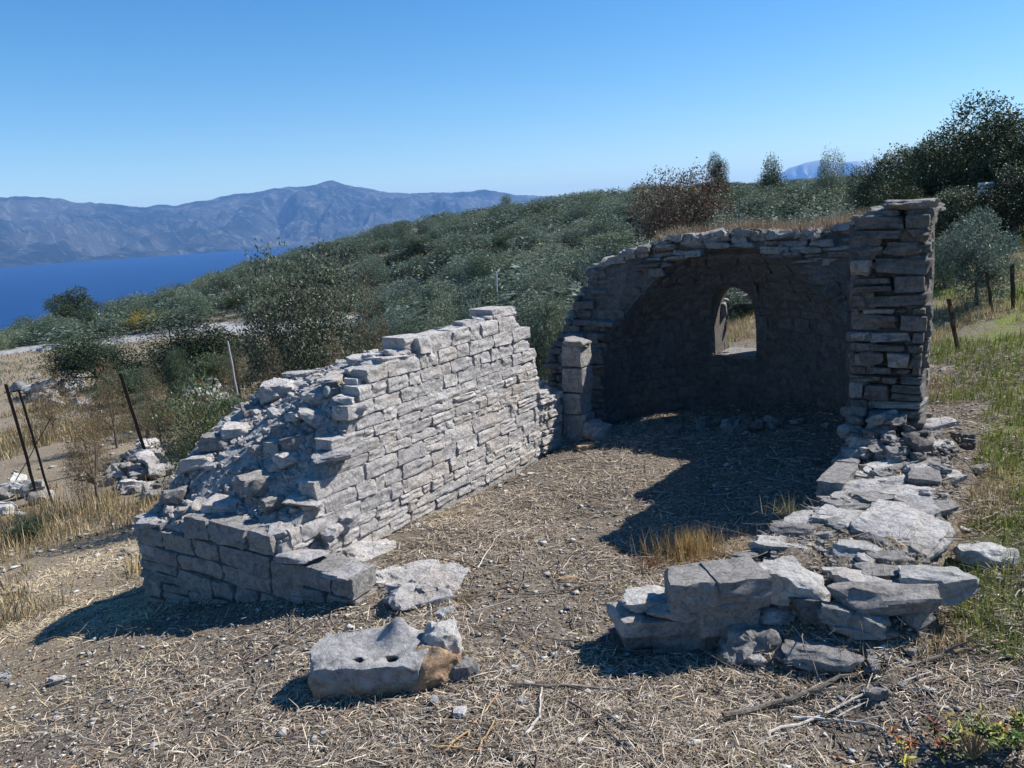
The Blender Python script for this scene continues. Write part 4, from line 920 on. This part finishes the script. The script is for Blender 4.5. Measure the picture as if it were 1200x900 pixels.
# lower scrub between them, past the limit of single plants: one mass
def scrub_mass():
    V, Fc, C_, B, Rb = crown(401, 520, .085, .035, MG + OL, 12, dome=True); VV = []; FF = []; CC = []; rs = random.Random(6); k = 0; tries = 0
    while k < 560 and tries < 9000:
        tries += 1; px = rs.uniform(-60, 1060); r = 20 + 74 * rs.random() ** .8
        if px < 440 and r < 54: continue
        if px > 980 and r < 30: continue
        if abs(px - 797) < 75 and r < 42: continue
        x, y = AT(px, r); z0 = H1(x, y); hh = rs.uniform(.8, 1.7); hh = min(hh, ZTOP(px, float(SKY(px)), r) - z0)
        if hh < .4: continue
        a_ = rs.uniform(0, 6.28); c, s_ = math.cos(a_), math.sin(a_); w = rs.uniform(2.2, 4.4); Q = V * np.array([w, w, hh]); X = Q[:, 0] * c - Q[:, 1] * s_ + x; Y = Q[:, 0] * s_ + Q[:, 1] * c + y
        VV.append(np.stack([X, Y, Q[:, 2] + z0 - .05], 1)); FF.append(Fc + k * len(V)); CC.append(C_ * rs.uniform(.65, 1.15)); k += 1
    m = mesh('low_scrub', np.concatenate(VV), np.concatenate(FF), M['leaf']); point_color(m, np.concatenate(CC)); add_obj('low_scrub', m, kind='stuff')
scrub_mass()
# behind the apse, seen through its window and beside the pier
for (px, r, yt, w, key, lab) in ((858, 14, 322, 90, 'olive2', 'olive bush seen through the apse window'), (700, 11, 300, 70, 'olive1', 'leafy olive bush behind the left shoulder of the apse'), (630, 10.5, 318, 80, 'olive3', 'green olive bush between the sunlit wall and the apse'), (560, 12.5, 336, 80, 'olive2', 'olive bush behind the far top of the sunlit wall'), (505, 14, 348, 70, 'olive1', 'olive bush behind the middle of the sunlit wall'),
        (900, 15, 248, 110, 'olive3', 'olive bush rising behind the middle of the apse top'), (975, 16, 240, 110, 'olive1', 'olive bush behind the apse just left of the pier'), (780, 16, 262, 110, 'olive2', 'olive bush behind the grassy left crest of the apse'), (840, 18, 255, 100, 'olive1', 'olive bush behind the apse crest below the brown bush')):
    tree_at('olive_bush', key, px, r, yt, w, lab, 'bush')

# ------------------------------------------------------------------ ground litter and grasses
def straws(P, ln, wd, cols, rs, tilt=.18, head=None, lift=.006, bend=.14):
    n = len(P); az = rs.uniform(0, 2 * np.pi, n) if head is None else head; ti = np.abs(rs.normal(0, tilt, n))
    D = np.stack([np.cos(az) * np.cos(ti), np.sin(az) * np.cos(ti), np.sin(ti)], 1); S = np.stack([-np.sin(az), np.cos(az), rs.normal(0, .5, n)], 1); S /= np.linalg.norm(S, axis=1)[:, None]
    L = ln[:, None]; Wd = (wd * .5)[:, None]; B = S * (L * rs.normal(0, bend, (n, 1))) * .5
    p0 = P + np.array([0, 0, 1]) * lift * rs.uniform(.2, 2, (n, 1)); p1 = p0 + D * L * .5 + B * .5 + np.array([0, 0, .003]); p2 = p0 + D * L + B * .2
    V = np.stack([p0 - S * Wd, p0 + S * Wd, p1 + S * Wd, p1 - S * Wd, p2 + S * Wd * .4, p2 - S * Wd * .4], 1).reshape(-1, 3)
    i = np.arange(n)[:, None] * 6; Fc = np.concatenate([i + np.array([[0, 1, 2, 3]]), i + np.array([[3, 2, 4, 5]])]); 
    C_ = np.array(cols)[rs.randint(0, len(cols), n)] * rs.uniform(.65, 1.3, (n, 1)); return V, Fc, np.repeat(C_, 6, 0)
def in_walls(x, y):
    s, t = st_of(x, y)
    return ((s > 0) & (s < 3.34) & (t > -.65) & (t < 0)) | ((s > 0) & (s < 1) & (t > -1.42) & (t < .3)) | ((s > 3.6) & (t > -.4) & (t < .18)) 
def top_z(x, y):
    z = hgt(x, y); s, t = st_of(x, y); m = (s > -.1) & (s < 3.1) & (t > rin(s)) & (t < 3.32)
    z = np.where(m, np.maximum(z, zR(s, t)), z); return z
def scatter(n, rmin, rmax, az0, az1, rs, power=1.0):
    r = rmin + (rmax - rmin) * rs.uniform(0, 1, n) ** power; a_ = np.radians(rs.uniform(az0, az1, n)); return np.sin(a_) * r, np.cos(a_) * r
rs = np.random.RandomState(3)
x, y = scatter(250000, 2.0, 9.5, -42, 42, rs, 1.25); k = ~in_walls(x, y); x, y = x[k], y[k]; s, t = st_of(x, y)
clump = n2(x, y, 1.6, 3, 61); k = rs.uniform(-.75, .75, len(x)) < clump * 1.3 + .05; x, y, t = x[k], y[k], t[k]; s = s[k]
z = top_z(x, y); GREY = [(.37, .32, .26), (.22, .185, .15), (.52, .46, .38), (.12, .095, .07), (.29, .215, .145), (.43, .35, .25)]
rr = np.hypot(x, y); ln = rs.uniform(.02, .06, len(x)) * (1 + (rs.uniform(0, 1, len(x)) ** 4) * 1.6); wd = rs.uniform(.0013, .0034, len(x)) * (1 + rr * .07)
inside = (t > -.2) | (y < 3.4)
def litter(name, mask, cols, **k):
    V, Fc, C_ = straws(np.stack([x, y, z], 1)[mask], ln[mask], wd[mask], cols, rs, **k); m = mesh(name, V, Fc, M['straw']); point_color(m, C_); add_obj(name, m, kind='stuff')
left = (t + n2(x, y, .9, 2, 8) * .5) < -.35
litter('straw_litter', ~left, GREY); litter('dry_mown_grass', left, [(.50, .41, .27), (.38, .31, .20), (.60, .51, .37), (.26, .20, .13), (.45, .38, .27)], tilt=.25)
# pale chips and small gravel between the straws
def chips(name, n, rmin, rmax, lo, hi, cols, seed, cond=None, power=1.2):
    rs = np.random.RandomState(seed); x, y = scatter(n, rmin, rmax, -42, 42, rs, power); k = ~in_walls(x, y)
    if cond is not None: k &= cond(x, y)
    x, y = x[k], y[k]; n = len(x); z = top_z(x, y); base = np.array([[1, 0, 0], [-.5, .8, 0], [-.5, -.8, 0], [0, 0, .7], [0, 0, -.7]]); Fb = np.array([[0, 1, 3], [1, 2, 3], [2, 0, 3], [1, 0, 4], [2, 1, 4], [0, 2, 4]])
    a_ = rs.uniform(0, 6.28, n); sz = rs.uniform(lo, hi, n) * (.4 + rs.uniform(0, 1, n) ** 3); el = rs.uniform(.5, 1.6, n); Bv = base[None] * (1 + rs.normal(0, .25, (n, 5, 3))) * np.stack([sz * el, sz, sz * .5], 1)[:, None]
    c, s_ = np.cos(a_)[:, None], np.sin(a_)[:, None]; X = Bv[..., 0] * c - Bv[..., 1] * s_ + x[:, None]; Y = Bv[..., 0] * s_ + Bv[..., 1] * c + y[:, None]; Z = Bv[..., 2] + z[:, None] + (sz * .35)[:, None]
    V = np.stack([X, Y, Z], -1).reshape(-1, 3); Fc = (Fb[None] + np.arange(n)[:, None, None] * 5).reshape(-1, 3); m = mesh(name, V, Fc, M['chips']); C_ = np.array(cols)[rs.randint(0, len(cols), n)] * rs.uniform(.8, 1.2, (n, 1)); point_color(m, np.repeat(C_, 5, 0)); add_obj(name, m, kind='stuff')
chips('leaf_litter', 90000, 2.0, 9.5, .004, .015, [(.36, .32, .27), (.22, .18, .14), (.46, .43, .39), (.15, .12, .09), (.3, .2, .12)], 21)
chips('gravel', 3000, 2.2, 10, .008, .032, [(.42, .41, .39), (.33, .32, .3), (.25, .24, .225)], 22)
chips('slope_scree', 7000, 8, 34, .02, .07, [(.42, .40, .37), (.32, .3, .27), (.24, .21, .17)], 23, lambda x, y: (x < -1.0) & (n2(x, y, .35, 3, 5) > -.1))
# grass blades standing up
def blades(name, x, y, z, h, w, cols, rs, lean=.45, label=None):
    n = len(x); V, Fc, C_ = straws(np.stack([x, y, z], 1), h, w, cols, rs, tilt=0.01, lift=0)
    az = rs.uniform(0, 6.28, n); le = np.abs(rs.normal(0, lean, n)); D = np.stack([np.cos(az) * np.sin(le), np.sin(az) * np.sin(le), np.cos(le)], 1); S = np.stack([-np.sin(az + .5), np.cos(az + .5), np.zeros(n)], 1)
    P = np.stack([x, y, z - .01], 1); L = h[:, None]; Wd = (w * .5)[:, None]; dr = D.copy(); dr[:, 2] -= .5 * le; dr /= np.linalg.norm(dr, axis=1)[:, None]; p1 = P + D * L * .55; p2 = p1 + dr * L * .45
    V = np.stack([P - S * Wd, P + S * Wd, p1 + S * Wd * .7, p1 - S * Wd * .7, p2 + S * Wd * .1, p2 - S * Wd * .1], 1).reshape(-1, 3); m = mesh(name, V, Fc, M['grass']); point_color(m, C_); return m
for i, (px, r, yt, w, key, lab) in enumerate([(60, 12, 455, 60, 'tan', 'dead brown scrub behind the two leaning stakes'), (95, 17, 425, 50, 'tan', 'brown scrub patch below the dark low bush'),
        (150, 16, 425, 44, 'tan', 'brown scrub tuft above the leaning rusty stake'), (300, 13, 405, 50, 'tan', 'brown scrub right of the galvanised stake'), (255, 20, 400, 50, 'tan', 'brown scrub on the slope just below the road'), (20, 20, 430, 50, 'tan', 'brown scrub at the left edge below the road'),
        (375, 12, 392, 44, 'tan', 'dead brown scrub under the big olive bush'), (180, 22, 408, 40, 'dark2', 'small dark scrub at the foot of the dark green bush')]):
    tree_at('dry_scrub' if key == 'tan' else 'dark_scrub', key, px, r, yt, w, lab, 'scrub')
rq = random.Random(12); n_ = 0; tries = 0
while n_ < 46 and tries < 900:
    tries += 1; px = rq.uniform(-50, 430); r = 11 + 30 * rq.random() ** .8; p = AT(px, r); py_ = 450 - 0
    if any((p[0] - q[0]) ** 2 + (p[1] - q[1]) ** 2 < 1.2 for q in placed[-60:]) or abs(px - 267) < 14 or (r < 14 and px > 200) or (px < 110 and 14 < r < 22) or (px < 70 and r > 20) or (110 < px < 190 and r < 15): continue
    placed.append((p[0], p[1], 1)); n_ += 1; w_ = rq.uniform(.8, 2.4) * (.5 + r / 40)
    plant('slope_shrub', rq.choice(['far3', 'tan', 'yg', 'olive3', 'dark_dome', 'tan', 'far1']), p[0], p[1], w_, w_ * rq.uniform(.25, .45), 'low shrub scattered on the dry slope between the fence and the road', 'shrub', 'low shrubs on the slope below the road')
rs = np.random.RandomState(9)
DRY = [(.42, .33, .17), (.34, .25, .12), (.5, .42, .25), (.24, .17, .09)]; GRN = [(.15, .20, .04), (.11, .16, .035), (.22, .26, .06), (.28, .28, .09)]
x, y = scatter(190000, 3, 24, 8, 44, rs, 1.2); s, t = st_of(x, y); nn = n2(x, y, .8, 3, 41); k = ((t + nn * .2 > 3.22) | ((s > 4.6) & (t > 2.3)) | (s > 6.2)) & (n2(x, y, 2.2, 3, 66) > -.45) & (s + nn > -.1); x, y = x[k], y[k]; nn = n2(x, y, 1.1, 3, 55)
rr = np.hypot(x, y); g = nn > np.where(rr < 9.5, -.7, .1)
for nm_, mk, cols in (('green_grass', g, GRN), ('dry_grass', ~g, DRY)):
    add_obj(nm_, blades(nm_, x[mk], y[mk], hgt(x[mk], y[mk]), rs.uniform(.02, .085, mk.sum()) * (1 + rr[mk] * .05), rs.uniform(.002, .005, mk.sum()) * (1 + rr[mk] * .12), cols, rs), kind='stuff')
x, y = scatter(22000, 2.2, 6, 5, 40, rs); s, t = st_of(x, y); k = (t > 2.8) & (n2(x, y, 1.7, 3, 71) > .1) & ~((s > -.1) & (t < 3.35)); x, y = x[k], y[k]
add_obj('green_sprouts', blades('green_sprouts', x, y, hgt(x, y), rs.uniform(.015, .06, len(x)), rs.uniform(.002, .004, len(x)), GRN + DRY[:1], rs), kind='stuff')
ss = rs.uniform(.1, 2.6, 7000); tt = rs.uniform(2.1, 3.35, 7000); k = (tt > rin(ss) + .05) & (fbm(np.stack([ss * 3, tt * 3, ss * 0], 1), 3, 12) > .0); ss, tt = ss[k], tt[k]
add_obj('stump_weeds', blades('stump_weeds', O[0] + A[0] * ss + N[0] * tt, O[1] + A[1] * ss + N[1] * tt, zR(ss, tt), rs.uniform(.02, .09, len(ss)), rs.uniform(.002, .0035, len(ss)), DRY + [(.2, .15, .1)], rs, lean=.9), kind='stuff')
# tall dry grass of the bank at left
x, y = scatter(130000, 6.5, 30, -44, -8, rs, 1.0); s, t = st_of(x, y); k = (t < -2.6) & (n2(x, y, .5, 3, 33) > -.05) & ((n2(x, y, 1.9, 2, 36)) > -.35); x, y = x[k], y[k]; rr = np.hypot(x, y)
add_obj('tall_dry_grass', blades('tall_dry_grass', x, y, hgt(x, y), rs.uniform(.04, .17, len(x)) * (1 + rr * .03) * (1 + .8 * n2(x, y, .8, 2, 18)).clip(.3, 2), rs.uniform(.003, .006, len(x)) * (1 + rr * .09), DRY + [(.2, .16, .1), (.12, .09, .06), (.16, .15, .08)], rs, lean=.85), kind='stuff')
x, y = scatter(40000, 22, 62, -44, 10, rs, .8); k = n2(x, y, .2, 3, 34) > -.3; x, y = x[k], y[k]
add_obj('far_dry_grass', blades('far_dry_grass', x, y, hgt(x, y), rs.uniform(.06, .2, len(x)), rs.uniform(.02, .05, len(x)), [tuple(v * .6 for v in c) for c in DRY] + MG, rs), kind='stuff')
# dry weeds on the apse crest
th = rs.uniform(-1.4, 1.57, 26000); r_ = rs.uniform(.46, 1.5, 26000); px_ = AC[0] + np.cos(th) * r_; pt_ = AC[1] + np.sin(th) * r_
zz = np.interp(r_, [q[0] for q in OUT[:9]], [q[1] for q in OUT[:9]]) - .01 + .24 * sstep(.1, 1.1, pt_ - AC[1]) * sstep(.6, 1.45, r_); le_ = .42 * sstep(.5, 1.45, zz)
xx = O[0] + A[0] * px_ + N[0] * pt_; yy = O[1] + A[1] * px_ + N[1] * pt_; k = (n2(xx, yy, 2.5, 3, 90) > -.35) & (pt_ > .5) & (np.cos(th) * r_ > le_)
add_obj('crest_weeds', blades('crest_weeds', xx[k], yy[k], zz[k], rs.uniform(.05, .2, k.sum()), rs.uniform(.002, .006, k.sum()), [(.24, .16, .11), (.32, .23, .15), (.18, .12, .09), (.4, .32, .22)], rs, lean=.7), kind='stuff')
# tufts, each a thing
def tuft(px, py, n, rad, h, cols, label, seed, z=None, lean=.5, name='grass_tuft', ex=1.0, st=None):
    rs = np.random.RandomState(seed)
    if st is not None: w_ = W(st[0], st[1]); p = Vector((w_[0], w_[1], z))
    else: p = G(px, py) if z is None else onz(px, py, z)
    a_ = rs.uniform(0, 6.28, n); r = np.abs(rs.normal(0, rad, n)); x = np.cos(a_) * r * ex; y = np.sin(a_) * r
    m = blades(name, x, y, np.zeros(n), rs.uniform(.3, 1.0, n) * h, rs.uniform(.002, .0042, n), cols, rs, lean=lean); add_obj(name, m, None, p, label=label, cat='grass tuft')
tuft(810, 655, 1300, .1, .22, [(.5, .36, .16), (.42, .29, .12), (.56, .44, .24), (.3, .2, .09)], 'straw-coloured grass tuft behind the doorway stack at the edge of the shadow', 1, lean=.6, ex=1.5)
tuft(765, 665, 700, .08, .07, [(.34, .12, .04), (.28, .13, .06), (.4, .22, .1)], 'low rusty red dead grass left of the straw-coloured tuft', 2, lean=.9, ex=2)
tuft(652, 527, 500, .09, .1, DRY, 'pale dry grass tuft at the far foot of the sunlit wall', 3, lean=.6, ex=1.6)
tuft(880, 748, 500, .09, .1, DRY, 'dry grass tuft in front of the long low slab', 4, ex=1.8)
tuft(765, 275, 160, .05, .26, [(.42, .33, .2), (.34, .27, .17)], 'tall dry grass stalks on the left crest of the apse', 5, z=1.6, lean=.3, st=(4.46, .55))
tuft(1115, 628, 500, .06, .09, [(.32, .17, .06), (.38, .22, .09)], 'russet dry grass between the collapsed wall and the white pointed slab', 6, lean=.6)
tuft(520, 607, 200, .06, .06, [(.32, .17, .06), (.4, .26, .1), (.3, .3, .06)], 'orange and green low weeds at the foot of the sunlit wall', 7, lean=.8, ex=1.6)
tuft(925, 600, 120, .06, .14, [(.30, .26, .18), (.15, .18, .06)], 'thin grass stalks against the shadow by the right-hand stump', 8, lean=.6, z=.3)
tuft(550, 705, 200, .04, .06, DRY, 'short dry grass at the right end of the whitish bedrock slab', 9, lean=.6)

# ------------------------------------------------------------------ twigs and branches
def branch(p_list, r, mat, label, seed, side=0, cat='branch'):
    rs = random.Random(seed); pts = [G(*q) for q in p_list]; P = []
    for i in range(len(pts) - 1):
        for k in range(6): q = pts[i].lerp(pts[i + 1], k / 6); P.append(q)
    P.append(pts[-1]); o = pts[0]; Q = []
    for i, q in enumerate(P): Q.append(Vector((q.x, q.y, H1(q.x, q.y) + r * 1.5 + .008)) - o + Vector((rs.uniform(-1, 1), rs.uniform(-1, 1), rs.uniform(0, 1))) * r * .9)
    n = len(Q); add = tube_mesh('branch', Q, [r * (1 - .6 * i / n) for i in range(n)], mat, 6); ob = add_obj('branch', add, None, o, label=label, cat=cat)
    for k in range(side):
        i = rs.randrange(2, n - 1); d = (Q[i] - Q[i - 1]).normalized(); sdv = Vector((-d.y, d.x, 0)) * rs.choice((-1, 1)); e = Q[i] + (d + sdv * .8) * rs.uniform(.06, .16) + Vector((0, 0, .015))
        add_obj('twig', tube_mesh('twig', [Q[i], Q[i].lerp(e, .5) + Vector((0, 0, .005)), e], [r * .5, r * .4, r * .15], mat, 5), ob)
branch([(850, 850), (960, 812), (1100, 778), (1155, 770)], .011, M['twig'], 'long thin brown branch lying diagonally at the lower right', 1, 4)
branch([(900, 868), (1000, 830), (1090, 795)], .006, M['twig_pale'], 'thin pale branch just below the long brown one at lower right', 2, 2)
branch([(930, 850), (985, 856), (1035, 868)], .007, M['twig_pale'], 'short bleached forked twig near the lower right', 3, 3)
branch([(618, 868), (632, 845), (634, 812)], .007, M['twig_pale'], 'curved bleached stick standing out below the doorway', 4, 0)
branch([(520, 888), (555, 860), (585, 822)], .005, M['twig_tan'], 'orange-tan bent stem at the bottom centre', 5, 0)
branch([(505, 888), (560, 888), (580, 852)], .006, M['twig_tan'], 'tan forked stem at the bottom edge centre', 6, 1)
branch([(600, 810), (680, 815), (750, 816)], .007, M['twig'], 'dark straight branch across the litter right of the boulder', 7, 3)
branch([(668, 828), (710, 862), (738, 890)], .006, M['twig'], 'dark twig running down to the bottom edge', 8, 2)
branch([(205, 788), (225, 800), (242, 812)], .005, M['twig'], 'short dark stick on the mown straw at left', 9, 0)
branch([(100, 810), (150, 812), (190, 814)], .004, M['twig'], 'thin dark stalk lying level on the straw at left', 10, 0)
branch([(690, 690), (640, 702), (585, 705)], .006, M['twig'], 'brown branch across the doorway litter', 11, 3)
branch([(560, 670), (580, 635), (590, 625)], .004, M['twig_pale'], 'pale thin twig on the nave floor by the bedrock slab', 12, 1)
branch([(770, 770), (700, 765), (640, 755)], .005, M['twig'], 'long dark twig reaching into the shadow of the doorway stack', 13, 2)
# many small twigs
def small_twigs(name, n, seed, mat, lo, hi, rad):
    rs = random.Random(seed); parts = []
    for i in range(n):
        r = rs.uniform(2.2, 7.5); a_ = math.radians(rs.uniform(-38, 38)); x, y = math.sin(a_) * r, math.cos(a_) * r
        if in_walls(np.array([x]), np.array([y]))[0]: continue
        z = float(top_z(np.array([x]), np.array([y]))[0]); L = rs.uniform(lo, hi); d = rs.uniform(0, 6.28); p = Vector((x, y, z + .008)); pts = [p]
        for k in range(4):
            d += rs.uniform(-.4, .4); p = p + Vector((math.cos(d), math.sin(d), rs.uniform(-.05, .12))) * L / 4; pts.append(p.copy())
            p.z = max(p.z, H1(p.x, p.y) + .004)
        q = rad * rs.uniform(.5, 1.3); v, f, c = tube(pts, [q, q * .9, q * .8, q * .6, q * .3], 4); parts.append((np.array(v), np.array(f)))
    v, f = merge(parts); add_obj(name, mesh(name, v, f, mat), kind='stuff')
small_twigs('fallen_twigs', 1400, 5, M['twig'], .08, .5, .0034); small_twigs('bleached_twigs', 420, 6, M['twig_pale'], .05, .25, .003); small_twigs('tan_stems', 160, 7, M['twig_tan'], .06, .25, .0025)

# ------------------------------------------------------------------ leafy plant at the lower right corner
def corner_plant(cx, cy, label, seed, cols, n=11, H=.16):
    rs = random.Random(seed); p = G(cx, cy); r = empty('leafy_shrub', p, 0, label=label, cat='shrub'); leafV = []; C_ = []
    for i in range(n):
        a_ = rs.uniform(0, 6.28); h = rs.uniform(.6, 1.15) * H; q = rs.uniform(.02, .13); tip = Vector((math.cos(a_) * q, math.sin(a_) * q, h))
        mid = tip * .5 + Vector((0, 0, .02)); add_obj('stem', tube_mesh('stem', [(0, 0, -.01), mid, tip], [.004, .003, .0015], M['twig_tan'], 5), r)
        cc = rs.choice(cols)
        for k in range(9):
            f = .3 + .7 * k / 8; b_ = mid.lerp(tip, (f - .3) / .7) if f > .3 else mid; an = a_ + k * 2.4; L = rs.uniform(.022, .042); wd = L * .36
            d = Vector((math.cos(an), math.sin(an), rs.uniform(.2, .9))).normalized(); s_ = d.cross(Vector((0, 0, 1))).normalized(); u = s_.cross(d)
            V = [b_, b_ + d * L * .35 + s_ * wd * .5 + u * .004, b_ + d * L * .35 - s_ * wd * .5 + u * .004, b_ + d * L * .7 + s_ * wd * .38, b_ + d * L * .7 - s_ * wd * .38, b_ + d * L * 1.0 - u * .006, b_ + d * L * .35, b_ + d * L * .7 - u * .003]
            m = mesh('leaf', [tuple(v) for v in V], [(0, 6, 1), (0, 2, 6), (1, 6, 7, 3), (6, 2, 4, 7), (3, 7, 5), (7, 4, 5)], M['gloss']); c = np.array(cc) * rs.uniform(.7, 1.3); point_color(m, np.tile(c, (8, 1)))
            add_obj('leaf', m, r)
k = NT('glossy_leaf', .5, .3); at = k.n('ShaderNodeAttribute', attribute_name='col'); M['gloss'] = k.done(at.outputs['Color'])
corner_plant(1140, 893, 'green and yellow glossy-leaved low shrub in the lower right corner', 1, [(.17, .19, .03), (.09, .13, .03), (.26, .21, .04), (.05, .08, .02)], 16, .11)
corner_plant(1190, 888, 'glossy green shrub with yellowing leaves cut by the right edge', 2, [(.10, .16, .03), (.2, .22, .03), (.3, .2, .04)], 12, .105)
corner_plant(1100, 890, 'dark red and green low seedling left of the corner shrub', 3, [(.14, .03, .02), (.18, .05, .03), (.08, .09, .02)], 6, .06)
corner_plant(1065, 905, 'tiny yellow-green seedling at the bottom edge', 4, [(.28, .25, .03), (.3, .12, .03)], 4, .06)
